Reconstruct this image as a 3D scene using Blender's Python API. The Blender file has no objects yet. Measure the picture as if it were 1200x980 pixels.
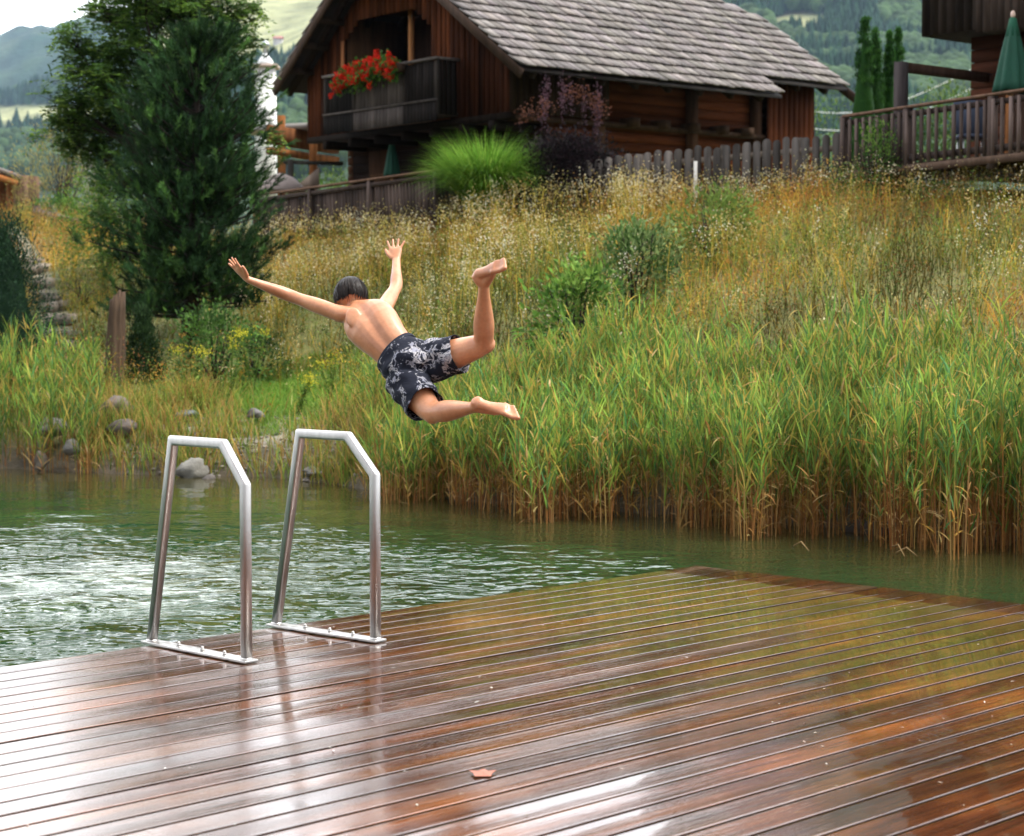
import bpy, math, random
import numpy as np
from mathutils import Vector, Matrix

random.seed(7)
R = np.random.default_rng(11)
SC = bpy.context.scene
COL = SC.collection
PI = math.pi

# ------------------------------------------------------------------ camera
F = 2250.0
PITCH = math.atan(120 / F)
CAMZ = 1.5
cam_d = bpy.data.cameras.new('camera')
cam = bpy.data.objects.new('camera', cam_d)
COL.objects.link(cam)
cam.location = (0, 0, CAMZ)
cam.rotation_euler = (PI / 2 - PITCH, 0, 0)
cam_d.sensor_width = 36
cam_d.lens = 36 * F / 1200
cam_d.clip_start = 0.1
cam_d.clip_end = 20000
cam_d.dof.use_dof = True
cam_d.dof.focus_distance = 10.0
cam_d.dof.aperture_fstop = 4.2
SC.camera = cam


def P(px, py, Y):
    """world point at world depth Y that is seen at pixel (px, py) of the 1200 x 980 photograph"""
    sa, ca = math.sin(PITCH), math.cos(PITCH)
    a, b = (px - 600) / F, (490 - py) / F
    dy = ca + b * sa
    t = Y / dy
    return Vector((a * t, Y, CAMZ + t * (-sa + b * ca)))


def PZ(px, py, z):
    """world point at height z seen at the pixel"""
    sa, ca = math.sin(PITCH), math.cos(PITCH)
    a, b = (px - 600) / F, (490 - py) / F
    t = (z - CAMZ) / (-sa + b * ca)
    return Vector((a * t, t * (ca + b * sa), z))


# ------------------------------------------------------------------ objects
def tag(o, label=None, cat=None, group=None, kind=None):
    if label: o['label'] = label
    if cat: o['category'] = cat
    if group: o['group'] = group
    if kind: o['kind'] = kind
    return o


def thing(name, loc, label, cat, group=None):
    o = bpy.data.objects.new(name, None)
    o.empty_display_size = 0.2
    COL.objects.link(o)
    o.location = loc
    return tag(o, label, cat, group)


def root_loc(o):
    while o.parent is not None:
        o = o.parent
    return o.location


def copy_tree(o, parent=None):
    c = o.copy()
    COL.objects.link(c)
    c.parent = parent
    for ch in list(o.children):
        copy_tree(ch, c)
    return c


class MB:
    """collects geometry, links it as one mesh object"""
    def __init__(s):
        s.v, s.c, s.f3, s.f4, s.n = [], [], [], [], 0
        s.fn = []

    def add(s, v, q=None, t=None, col=(1, 1, 1)):
        v = np.asarray(v, float).reshape(-1, 3)
        c = np.asarray(col, float)
        if c.ndim == 1:
            c = np.tile(c, (len(v), 1))
        s.v.append(v); s.c.append(c.reshape(-1, 3))
        if q is not None and len(q): s.f4.append(np.asarray(q, int).reshape(-1, 4) + s.n)
        if t is not None and len(t): s.f3.append(np.asarray(t, int).reshape(-1, 3) + s.n)
        s.n += len(v)

    def poly(s, v, col=(1, 1, 1)):
        v = np.asarray(v, float)
        s.v.append(v); s.c.append(np.tile(np.asarray(col, float), (len(v), 1)))
        s.fn.append(list(range(s.n, s.n + len(v)))); s.n += len(v)

    def hexa(s, p, col=(1, 1, 1)):
        """p: 8 corners, bottom 4 then top 4 in the same turn"""
        s.add(p, q=[(0, 3, 2, 1), (4, 5, 6, 7), (0, 1, 5, 4), (1, 2, 6, 5), (2, 3, 7, 6), (3, 0, 4, 7)], col=col)

    def box(s, c, size, ax=None, col=(1, 1, 1)):
        c = np.array(c, float); h = np.array(size, float) / 2
        A = np.eye(3) if ax is None else np.array([list(a) for a in ax], float)
        p = []
        for z in (-1, 1):
            for x, y in ((-1, -1), (1, -1), (1, 1), (-1, 1)):
                p.append(c + A[0] * x * h[0] + A[1] * y * h[1] + A[2] * z * h[2])
        s.hexa(p, col)

    def beam(s, a, b, w, h, col=(1, 1, 1), up=(0, 0, 1)):
        a, b = np.array(a, float), np.array(b, float)
        d = b - a; L = np.linalg.norm(d); d = d / L
        u = np.array(up, float); sd = np.cross(d, u); sd /= np.linalg.norm(sd) + 1e-9
        u = np.cross(sd, d)
        s.box((a + b) / 2, (L, w, h), (d, sd, u), col)

    def prism(s, outline, vec, col=(1, 1, 1)):
        """outline: convex-ish polygon points, extruded by vec"""
        o = np.asarray(outline, float); n = len(o); v = np.vstack([o, o + np.array(vec, float)])
        b = s.n
        s.v.append(v); s.c.append(np.tile(np.asarray(col, float), (2 * n, 1))); s.n += 2 * n
        s.fn.append([b + i for i in range(n)][::-1]); s.fn.append([b + n + i for i in range(n)])
        for i in range(n):
            j = (i + 1) % n
            s.f4.append(np.array([[b + i, b + j, b + n + j, b + n + i]]))

    def tube(s, pts, rad, n=8, col=(1, 1, 1), cap=True):
        pts = np.asarray([list(p) for p in pts], float); K = len(pts)
        rad = np.broadcast_to(np.asarray(rad, float), (K,)) if np.ndim(rad) < 2 else rad
        tg = np.gradient(pts, axis=0); tg /= np.linalg.norm(tg, axis=1)[:, None] + 1e-9
        ref = np.array([0, 0, 1.0]) if abs(tg[:, 2].mean()) < 0.8 else np.array([1.0, 0, 0])
        a = np.cross(tg, ref); a /= np.linalg.norm(a, axis=1)[:, None]
        b = np.cross(tg, a)
        th = np.arange(n) / n * 2 * PI
        v = pts[:, None] + rad[:, None, None] * (a[:, None] * np.cos(th)[None, :, None] + b[:, None] * np.sin(th)[None, :, None])
        s.loft(v, col, cap)

    def loft(s, v, col=(1, 1, 1), cap=True):
        """v (K rings, n points, 3)"""
        K, n = v.shape[:2]
        i = np.arange(K - 1)[:, None] * n; j = np.arange(n)[None]; j2 = (j + 1) % n
        q = np.stack([i + j, i + j2, i + n + j2, i + n + j], -1).reshape(-1, 4)
        vv = v.reshape(-1, 3); t = None
        c = np.asarray(col, float)
        if c.ndim == 2: c = np.repeat(c, n, axis=0)
        if cap:
            vv = np.vstack([vv, v[0].mean(0), v[-1].mean(0)]); a, b = K * n, K * n + 1
            jj = np.arange(n); j3 = (jj + 1) % n
            t = np.vstack([np.stack([j3, jj, np.full(n, a)], -1), np.stack([(K - 1) * n + jj, (K - 1) * n + j3, np.full(n, b)], -1)])
            if c.ndim == 2: c = np.vstack([c, c[:1], c[-1:]])
        s.add(vv, q=q, t=t, col=c)

    def ellipsoid(s, c, ax, r, nu=16, nv=10, col=(1, 1, 1)):
        A = np.array([list(a) for a in ax], float); c = np.array(list(c), float)
        th = np.arange(nu) / nu * 2 * PI
        ph = np.linspace(0.04, PI - 0.04, nv)
        v = (c + (np.sin(ph)[:, None, None] * np.cos(th)[None, :, None]) * A[0] * r[0]
             + (np.sin(ph)[:, None, None] * np.sin(th)[None, :, None]) * A[1] * r[1]
             + (np.cos(ph)[:, None, None] * np.ones(nu)[None, :, None]) * A[2] * r[2])
        s.loft(v[::-1], col)

    def ribbons(s, sp, w, side, col):
        """sp (N,K,3) spines, w (N,K) widths, side (N,3), col (N,K,3)"""
        N, K = sp.shape[:2]
        sd = side / (np.linalg.norm(side, axis=1)[:, None] + 1e-9)
        o = sd[:, None] * w[..., None] * 0.5
        v = np.stack([sp - o, sp + o], 2)
        base = (np.arange(N) * K * 2)[:, None] + np.arange(K - 1)[None] * 2
        q = np.stack([base, base + 1, base + 3, base + 2], -1).reshape(-1, 4)
        c = np.repeat(col[:, :, None], 2, 2)
        s.add(v.reshape(-1, 3), q=q, col=c.reshape(-1, 3))

    def leaves(s, p, d, nrm, L, W, col):
        """rhombic leaves folded on the mid rib: p base (N,3), d direction, nrm normal, L, W (N,)"""
        N = len(p)
        d = d / (np.linalg.norm(d, axis=1)[:, None] + 1e-9)
        sd = np.cross(d, nrm); sd /= np.linalg.norm(sd, axis=1)[:, None] + 1e-9
        up = np.cross(sd, d)
        L = np.broadcast_to(L, (N,))[:, None]; W = np.broadcast_to(W, (N,))[:, None]
        v = np.stack([p, p + d * L * .45 + sd * W * .5 + up * W * .12, p + d * L, p + d * L * .45 - sd * W * .5 + up * W * .12], 1)
        b = (np.arange(N) * 4)[:, None]
        t = np.concatenate([b + np.array([0, 1, 2]), b + np.array([0, 2, 3])], 0)
        c = np.broadcast_to(col, (N, 3)) if np.ndim(col) < 3 else col
        s.add(v.reshape(-1, 3), t=t, col=np.repeat(c, 4, 0))

    def mesh(s, name, origin=(0, 0, 0)):
        me = bpy.data.meshes.new(name)
        v = np.vstack(s.v) - np.array(list(origin), float)
        f3 = np.vstack(s.f3) if s.f3 else np.zeros((0, 3), int)
        f4 = np.vstack(s.f4) if s.f4 else np.zeros((0, 4), int)
        tot = np.concatenate([np.full(len(f3), 3), np.full(len(f4), 4), np.array([len(f) for f in s.fn], int)]).astype(np.int32)
        idx = np.concatenate([f3.ravel(), f4.ravel()] + [np.array(f, int) for f in s.fn]).astype(np.int32)
        me.vertices.add(len(v)); me.vertices.foreach_set('co', v.astype(np.float32).ravel())
        me.loops.add(len(idx)); me.loops.foreach_set('vertex_index', idx)
        me.polygons.add(len(tot))
        me.polygons.foreach_set('loop_start', (np.cumsum(tot) - tot).astype(np.int32))
        me.update(calc_edges=True)
        me.validate()
        ca = me.color_attributes.new('col', 'FLOAT_COLOR', 'POINT')
        c = np.vstack(s.c)
        if len(c) == len(me.vertices):
            ca.data.foreach_set('color', np.hstack([c, np.ones((len(c), 1))]).astype(np.float32).ravel())
        return me

    def build(s, name, mat, parent=None, smooth=False, loc=None):
        origin = root_loc(parent) if parent is not None else (loc if loc is not None else (0, 0, 0))
        me = s.mesh(name, origin)
        me.materials.append(mat)
        if smooth:
            me.polygons.foreach_set('use_smooth', np.ones(len(me.polygons), bool))
        o = bpy.data.objects.new(name, me)
        COL.objects.link(o)
        if parent is not None:
            o.parent = parent
        elif loc is not None:
            o.location = loc
        return o


# ------------------------------------------------------------------ noise
def vnoise(x, y, seed=0):
    """smooth value noise, 0..1"""
    xi, yi = np.floor(x).astype(int), np.floor(y).astype(int)
    fx, fy = x - xi, y - yi
    fx, fy = fx * fx * (3 - 2 * fx), fy * fy * (3 - 2 * fy)
    def h(a, b):
        n = (a * 374761393 + b * 668265263 + seed * 974634777) & 0xffffffff
        n = ((n ^ (n >> 13)) * 1274126177) & 0xffffffff
        return ((n ^ (n >> 16)) & 0xffff) / 65535.0
    return (h(xi, yi) * (1 - fx) + h(xi + 1, yi) * fx) * (1 - fy) + (h(xi, yi + 1) * (1 - fx) + h(xi + 1, yi + 1) * fx) * fy


def fbm(x, y, seed=0, o=4):
    r, a, t = 0, 1, 0
    for i in range(o):
        r = r + a * vnoise(x * 2 ** i + 17.3 * i, y * 2 ** i - 9.1 * i, seed + i); t += a; a *= .5
    return r / t


# ------------------------------------------------------------------ materials
def new_mat(name):
    m = bpy.data.materials.new(name); m.use_nodes = True
    nt = m.node_tree
    for n in list(nt.nodes):
        nt.nodes.remove(n)
    out = nt.nodes.new('ShaderNodeOutputMaterial')
    return m, nt, out


def N(nt, t, **k):
    n = nt.nodes.new(t)
    for a, b in k.items():
        if a.startswith('_'):
            n.inputs[a[1:].replace('_', ' ')].default_value = b
        else:
            setattr(n, a, b)
    return n


def noise_node(nt, scale, detail=3, vec=None, stretch=None, rough=.55, dist=0.0):
    tc = N(nt, 'ShaderNodeTexCoord')
    src = tc.outputs['Object'] if vec is None else vec
    if stretch:
        mp = N(nt, 'ShaderNodeMapping'); mp.inputs['Scale'].default_value = stretch
        nt.links.new(src, mp.inputs['Vector']); src = mp.outputs['Vector']
    n = N(nt, 'ShaderNodeTexNoise', _Scale=scale, _Detail=detail, _Roughness=rough, _Distortion=dist)
    nt.links.new(src, n.inputs['Vector'])
    return n.outputs['Fac']


def ramp(nt, src, stops, interp='LINEAR'):
    r = N(nt, 'ShaderNodeValToRGB'); e = r.color_ramp.elements
    r.color_ramp.interpolation = interp
    e[0].position, e[0].color = stops[0][0], (*stops[0][1], 1)
    e[1].position, e[1].color = stops[-1][0], (*stops[-1][1], 1)
    for p, c in stops[1:-1]:
        x = e.new(p); x.color = (*c, 1)
    nt.links.new(src, r.inputs['Fac'])
    return r.outputs['Color']


def mixc(nt, a, b, fac, mode='MIX'):
    m = N(nt, 'ShaderNodeMix', data_type='RGBA', blend_type=mode)
    for s, v in ((6, a), (7, b), (0, fac)):
        if hasattr(v, 'is_linked') or hasattr(v, 'links'):
            nt.links.new(v, m.inputs[s])
        else:
            m.inputs[s].default_value = v if s == 0 else (*v, 1)
    return m.outputs[2]


def mat_surface(name, color=None, vcol=True, rough=.7, var=.25, scale=6, stretch=None, bump=.3, bscale=None, bdist=.01,
                metal=0, spec=.5, translucent=0, sss=0):
    """principled with the vertex colour times procedural wear, and a bump"""
    m, nt, out = new_mat(name)
    p = N(nt, 'ShaderNodeBsdfPrincipled', _Roughness=rough, _Metallic=metal)
    p.inputs['Specular IOR Level'].default_value = spec
    if vcol:
        a = N(nt, 'ShaderNodeVertexColor', layer_name='col').outputs['Color']
        if color is not None: a = mixc(nt, a, color, 1.0, 'MULTIPLY')
    else:
        rgb = N(nt, 'ShaderNodeRGB'); rgb.outputs[0].default_value = (*color, 1); a = rgb.outputs[0]
    if var > 0:
        n = noise_node(nt, scale, 4, stretch=stretch)
        k = ramp(nt, n, [(.25, (1 - var,) * 3), (.75, (1 + var,) * 3)])
        a = mixc(nt, a, k, 1.0, 'MULTIPLY')
    nt.links.new(a, p.inputs['Base Color'])
    if bump > 0:
        b = N(nt, 'ShaderNodeBump', _Strength=bump, _Distance=bdist)
        nt.links.new(noise_node(nt, bscale or scale * 3, 4, stretch=stretch), b.inputs['Height'])
        nt.links.new(b.outputs[0], p.inputs['Normal'])
    if sss > 0:
        p.inputs['Subsurface Weight'].default_value = sss
        p.inputs['Subsurface Radius'].default_value = (.02, .008, .004)
        p.inputs['Subsurface Scale'].default_value = .6
    sh = p.outputs[0]
    if translucent > 0:
        t = N(nt, 'ShaderNodeBsdfTranslucent'); nt.links.new(a, t.inputs['Color'])
        mx = N(nt, 'ShaderNodeMixShader'); mx.inputs[0].default_value = translucent
        nt.links.new(sh, mx.inputs[1]); nt.links.new(t.outputs[0], mx.inputs[2]); sh = mx.outputs[0]
    nt.links.new(sh, out.inputs['Surface'])
    return m


M = {}
M['plant'] = mat_surface('plant', rough=.6, var=.15, scale=3, bump=0, translucent=.35, spec=.08)
M['needle'] = mat_surface('needle', rough=.6, var=.15, scale=2, bump=0, translucent=.12, spec=.08)
M['bark'] = mat_surface('bark', (.16, .11, .075), rough=.9, var=.35, scale=8, stretch=(1, 1, .2), bump=.8, bdist=.02)
M['old_wood'] = mat_surface('old_wood', rough=.9, spec=.05, var=.45, scale=9, stretch=(1, 1, .15), bump=.5, bscale=30, bdist=.008)
M['log_wood'] = mat_surface('log_wood', rough=.9, spec=.05, var=.4, scale=5, stretch=(.3, .3, 3), bump=.5, bscale=12, bdist=.01)
M['shingle'] = mat_surface('shingle', rough=.8, spec=.3, var=.3, scale=5, stretch=(1, 1, 1), bump=.25, bscale=30, bdist=.005)
M['stone'] = mat_surface('stone', rough=.85, var=.35, scale=5, bump=.8, bscale=9, bdist=.04)
M['plaster'] = mat_surface('plaster', rough=.9, var=.08, scale=3, bump=.2)
M['cloth'] = mat_surface('cloth', rough=.8, var=.12, scale=8, bump=.2)
M['paint'] = mat_surface('paint', rough=.5, var=.1, scale=6, bump=.1)
M['dark_metal'] = mat_surface('dark_metal', rough=.4, var=.1, scale=6, bump=.05, metal=.8)

# ------------------------------------------------------------------ terrain
# height profiles: bearing (as a photo column) -> list of (depth, height)
PROF = {
    -900: [(3, -1.6), (21, -1.2), (23.5, -.35), (25, .2), (28, .8), (34, 1.6), (45, 3.0), (70, 4), (400, 4)],
    -200: [(3, -1.6), (19.5, -1.2), (22, -.35), (23, .15), (25, .6), (28, 1.1), (34, 2.2), (42, 3.5), (70, 5), (400, 6)],
    0: [(3, -1.6), (19, -1.2), (21.3, -.35), (22.3, .15), (24, .55), (27, 1.05), (33, 2.15), (40, 3.35), (60, 4.6), (400, 6)],
    80: [(3, -1.6), (19, -1.2), (20.9, -.33), (21.8, .12), (23.4, .5), (27, 1.12), (33, 2.3), (40, 3.35), (60, 4.6), (400, 6)],
    150: [(3, -1.6), (18.5, -1.2), (20.6, -.33), (21.4, .1), (22.8, .42), (25.5, .75), (30, 1.7), (36, 2.9), (45, 3.4), (60, 4.2), (400, 6)],
    300: [(3, -1.6), (18.3, -1.2), (20.3, -.33), (20.9, .05), (22.3, .45), (25, .60), (27.5, 1.35), (31.5, 2.2), (34, 2.75), (60, 3.4), (400, 6)],
    380: [(3, -1.6), (17.3, -1.2), (19.5, -.33), (20.2, .05), (22.0, .45), (24.6, .62), (27, 1.5), (31, 2.25), (33.5, 2.8), (60, 3.4), (400, 6)],
    450: [(3, -1.6), (16.6, -1.2), (18.4, -.33), (19.4, .12), (21.5, .48), (23.6, .72), (27, 1.85), (30.5, 2.35), (33, 2.85), (60, 3.5), (400, 6)],
    600: [(3, -1.6), (15.5, -1.2), (17.2, -.33), (18.1, .12), (20, .55), (24, 1.6), (30, 2.75), (32, 3.05), (60, 3.5), (400, 6)],
    800: [(3, -1.6), (14.6, -1.2), (16.3, -.33), (17.2, .12), (19, .65), (23, 1.75), (28.6, 2.9), (31, 3.2), (60, 3.5), (400, 6)],
    1000: [(3, -1.6), (13.5, -1.2), (15.2, -.33), (16.2, .12), (18, .7), (22, 1.85), (26.8, 3.05), (30, 3.35), (60, 3.5), (400, 6)],
    1200: [(3, -1.6), (12.6, -1.2), (14.3, -.33), (15.3, .12), (17, .7), (21, 1.85), (25.2, 2.95), (29, 3.35), (60, 3.5), (400, 6)],
    2200: [(3, -1.6), (9, -1.2), (11, -.33), (12, .12), (14, .7), (18, 1.9), (24, 3.2), (29, 3.5), (60, 3.5), (400, 6)],
}
_pc = sorted(PROF)


def ground_z(x, y):
    x, y = np.asarray(x, float), np.asarray(y, float)
    c = np.clip(600 + F * x / np.maximum(y, .5), _pc[0], _pc[-1] - 1e-6)
    H = np.stack([np.interp(y, [p[0] for p in PROF[k]], [p[1] for p in PROF[k]]) for k in _pc], 0)
    i = np.clip(np.searchsorted(_pc, c, side='right') - 1, 0, len(_pc) - 2)
    pa = np.array(_pc, float); f = (c - pa[i]) / (pa[i + 1] - pa[i]); f = f * f * (3 - 2 * f)
    lo = np.take_along_axis(H, i[None], 0)[0]; hi = np.take_along_axis(H, (i + 1)[None], 0)[0]
    z = lo * (1 - f) + hi * f
    bump = (fbm(x * .7, y * .7, 3) - .5) * .22 * np.clip((z + .4) * 1.5, 0, 1)
    return z + bump


def gz(x, y):
    return float(ground_z(np.array([x]), np.array([y]))[0])


def grid_mesh(xs, ys, zf, colf):
    X, Y = np.meshgrid(xs, ys)
    Z = zf(X.ravel(), Y.ravel())
    v = np.stack([X.ravel(), Y.ravel(), Z], 1)
    nx, ny = len(xs), len(ys)
    i = (np.arange(ny - 1)[:, None] * nx + np.arange(nx - 1)[None]).ravel()
    b = MB(); b.add(v, q=np.stack([i, i + 1, i + nx + 1, i + nx], 1), col=colf(v))
    return b
HAZE, EXPO = 5e-5, 0.4

# ------------------------------------------------------------------ ground, water, mountains
def lin(*c):
    """sRGB 0-255 to linear"""
    return tuple(((v / 255) / 12.92 if v / 255 <= .04045 else ((v / 255 + .055) / 1.055) ** 2.4) for v in c)


def px_of(x, y):
    return 600 + F * np.asarray(x) / np.maximum(np.asarray(y), .5)


def ground_col(v):
    x, y, z = v.T
    n = fbm(x * .5, y * .5, 21)[:, None]
    n2 = fbm(x * 2.1, y * 2.1, 29)[:, None]
    earth = np.array([.075, .055, .03]); dry = np.array([.16, .125, .04]); green = np.array([.075, .12, .022])
    c = dry * n + green * (1 - n) * 1.0 + earth * .2
    c = c * (.7 + .6 * n2)
    px = px_of(x, y)[:, None]; yy = y[:, None]; zz = z[:, None]
    mud = np.clip((.18 - zz) / .25, 0, 1)
    c = c * (1 - mud) + np.array([.07, .055, .035]) * mud
    path = np.exp(-((px - (72 - (yy - 27) * 5.2)) / 26) ** 2) * np.clip((yy - 24) / 2, 0, 1) * np.clip((41 - yy) / 2, 0, 1)
    c = c * (1 - path) + np.array([.14, .12, .085]) * path * (.7 + .6 * n2)
    stones = np.clip(1 - np.abs(zz - .2) / .22, 0, 1) * np.clip((px - 100) / 60, 0, 1) * np.clip((430 - px) / 50, 0, 1)
    c = c * (1 - stones * .8) + np.array([.24, .22, .19]) * stones * .8 * (.6 + .8 * n2)
    lawn = np.exp(-((px - 330) / 80) ** 4) * np.clip((yy - 21.7) / .6, 0, 1) * np.clip((25.4 - yy) / .6, 0, 1)
    c = c * (1 - lawn) + np.array([.11, .19, .03]) * lawn
    return c


M['ground'] = mat_surface('ground', rough=.95, var=.4, scale=4, bump=.8, bscale=14, bdist=.04)
xs = np.concatenate([np.arange(-3000, -60, 300), np.arange(-60, -16, 3), np.arange(-16, 14, .22), np.arange(14, 60, 3), np.arange(60, 3001, 300)])
ys = np.concatenate([np.arange(-400, -10, 60), np.arange(-10, 10, 2.5), np.arange(10, 44, .22), np.arange(44, 100, 4), np.arange(100, 421, 40)])


def gfull(x, y):
    z = ground_z(x, np.maximum(y, 3.01))
    return z


g = grid_mesh(xs, ys, gfull, ground_col)
tag(g.build('ground', M['ground'], smooth=True), kind='structure')

# pond water
m, nt, out = new_mat('pond_water')
p = N(nt, 'ShaderNodeBsdfPrincipled', _Roughness=.04, _IOR=1.333)
tc = N(nt, 'ShaderNodeTexCoord')
geo = tc.outputs['Object']
n = noise_node(nt, .35, 3)
colr = ramp(nt, n, [(.3, (.007, .028, .010)), (.7, (.013, .044, .016))])
# shallow, brown water towards the reeds
vc = N(nt, 'ShaderNodeVertexColor', layer_name='col')
sp_ = N(nt, 'ShaderNodeSeparateColor'); nt.links.new(vc.outputs['Color'], sp_.inputs[0])
colr = mixc(nt, colr, (.042, .032, .010), sp_.outputs[0])
# pale glare on the water, put into the base colour as white (blue channel)
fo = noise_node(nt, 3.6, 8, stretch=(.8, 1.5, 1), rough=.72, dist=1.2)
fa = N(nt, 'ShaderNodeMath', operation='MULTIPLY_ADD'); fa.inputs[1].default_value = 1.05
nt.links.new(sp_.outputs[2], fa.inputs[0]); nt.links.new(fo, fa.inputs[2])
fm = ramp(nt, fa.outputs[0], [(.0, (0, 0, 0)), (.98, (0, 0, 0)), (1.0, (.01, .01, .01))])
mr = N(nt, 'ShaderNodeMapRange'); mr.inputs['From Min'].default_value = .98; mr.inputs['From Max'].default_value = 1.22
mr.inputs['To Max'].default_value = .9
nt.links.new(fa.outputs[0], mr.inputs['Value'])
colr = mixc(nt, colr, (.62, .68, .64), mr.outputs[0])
nt.links.new(colr, p.inputs['Base Color'])
# two families of ripples; their height follows how churned the water is (green channel)
w1 = noise_node(nt, 3.4, 1.2, stretch=(1, 1.0, 1), rough=.5, dist=.6)
w2 = noise_node(nt, 9.0, 1, stretch=(1, 1.2, 1), rough=.5, dist=.4)
ad = N(nt, 'ShaderNodeMath', operation='MULTIPLY_ADD'); ad.inputs[1].default_value = .38
nt.links.new(w2, ad.inputs[0]); nt.links.new(w1, ad.inputs[2])
bp = N(nt, 'ShaderNodeBump', _Distance=.15)
nt.links.new(ad.outputs[0], bp.inputs['Height']); nt.links.new(sp_.outputs[1], bp.inputs['Strength'])
nt.links.new(bp.outputs[0], p.inputs['Normal'])
nt.links.new(p.outputs[0], out.inputs['Surface'])
M['water'] = m


def shore(c):
    return np.interp(c, [-900, -200, 0, 80, 150, 300, 380, 450, 600, 800, 1000, 1200, 1400, 2200],
                     [23.8, 22.2, 21.5, 21.1, 20.8, 20.5, 19.7, 18.6, 17.4, 16.5, 15.4, 14.5, 13.5, 11.2])


def water_z(x, y):
    # rings running out from where the last jumper went in
    r = np.hypot(x + 2.7, (y - 11.6))
    return -.22 + .014 * np.sin(r * 6.0 + 2 * fbm(x, y, 6)) * np.exp(-r / 3.5) + .006 * (fbm(x * 1.3, y * 1.9, 5) - .5)


def water_col(v):
    x, y, z = v.T
    c = px_of(x, y)
    d = shore(c) - y
    shallow = np.clip(1 - (d - .2) / 3.8, 0, 1) * .95
    r = np.hypot((x + 2.9) / 1.0, (y - 11.3) / 1.0)
    churn = .045 + 1.0 * np.exp(-(r / 3.3) ** 2.2)
    churn = churn * (.75 + .5 * fbm(x * .8, y * .8, 8))
    glare = np.exp(-(((x + 2.6) / 2.5) ** 2 + ((y - 12.3) / 3.0) ** 2))  # where the pale glare is painted white
    return np.stack([shallow, np.clip(churn, .03, 1), glare * .54], 1)


wx = np.concatenate([np.arange(-40, -8, 2), np.arange(-8, 6, .1), np.arange(6, 41, 2)])
wy = np.concatenate([np.arange(-60, 6, 3), np.arange(6, 27, .1)])
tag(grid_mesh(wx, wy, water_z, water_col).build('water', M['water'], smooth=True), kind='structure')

# mountains: bearing -> (distance, photo row)
MT = {
    -1500: [(380, 362), (1000, 330), (1500, 250), (2200, 190), (3000, 160), (4500, 110), (6500, 60), (7000, 80)],
    -300: [(380, 362), (1000, 300), (1500, 230), (2200, 175), (2600, 135), (3200, 122), (6000, 62), (6800, 80)],
    0: [(380, 362), (900, 270), (1500, 214), (2200, 165), (2600, 137), (3200, 128), (6000, 49), (6800, 80)],
    60: [(380, 362), (900, 270), (1500, 212), (2200, 160), (2600, 128), (3200, 116), (6000, 35), (6800, 70)],
    130: [(380, 362), (900, 260), (1500, 200), (2200, 152), (2600, 120), (3200, 100), (6000, 14), (6800, 60)],
    200: [(380, 362), (800, 240), (1400, 160), (2200, 90), (2700, 40), (3200, 10), (6000, 5), (6800, 60)],
    262: [(380, 362), (800, 230), (1400, 135), (2200, 60), (2700, 5), (3200, -10), (4000, -12), (6800, 10)],
    400: [(380, 362), (800, 220), (1400, 130), (2200, 30), (2700, -8), (3200, -16), (4000, -18), (6800, 0)],
    640: [(380, 362), (800, 220), (1400, 130), (2200, 30), (2700, -20), (3200, -40), (4000, -60), (6800, -40)],
    850: [(380, 362), (800, 230), (1300, 110), (1900, -10), (2400, -140), (3200, -260), (4000, -300), (6800, -250)],
    1000: [(380, 362), (800, 230), (1300, 110), (1900, -20), (2400, -200), (3200, -380), (4000, -430), (6800, -300)],
    1300: [(380, 362), (800, 230), (1300, 110), (1900, -20), (2400, -220), (3200, -420), (4000, -470), (6800, -300)],
    2700: [(380, 362), (800, 260), (1400, 200), (2200, 120), (2700, 60), (3200, 40), (4000, 20), (6800, 20)],
}
_mk = sorted(MT)


def mt_z(c, r):
    c = np.clip(c, _mk[0], _mk[-1] - 1e-6)
    H = np.stack([(370 - np.interp(r, [p[0] for p in MT[k]], [p[1] for p in MT[k]])) * r / F for k in _mk], 0)
    a = np.array(_mk, float); i = np.clip(np.searchsorted(a, c, side='right') - 1, 0, len(a) - 2)
    f = (c - a[i]) / (a[i + 1] - a[i]); f = f * f * (3 - 2 * f)
    z = np.take_along_axis(H, i[None], 0)[0] * (1 - f) + np.take_along_axis(H, (i + 1)[None], 0)[0] * f + CAMZ
    x = r * (c - 600) / F
    z = z + (fbm(x / 260, r / 260, 40, 5) - .5) * r * .028 * np.clip((r - 380) / 600, 0, 1)
    return z


def meadow(c, row, x, r):
    n = fbm(x / 110, r / 200, 60, 4)
    left = (c < 190) * np.clip(1 - np.abs(row - 137) / 14, 0, 1)
    mid = (c > 190) * (c < 620) * np.clip((98 - row) / 12, 0, 1) * np.clip((.64 - n) / .05, 0, 1)
    right = np.exp(-((c - 935) / 28) ** 2 - ((row - 34) / 13) ** 2) * 1.4
    return np.clip(np.maximum.reduce([left * 1.6, mid, right]) - (n - .5) * .5, 0, 1)


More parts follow.
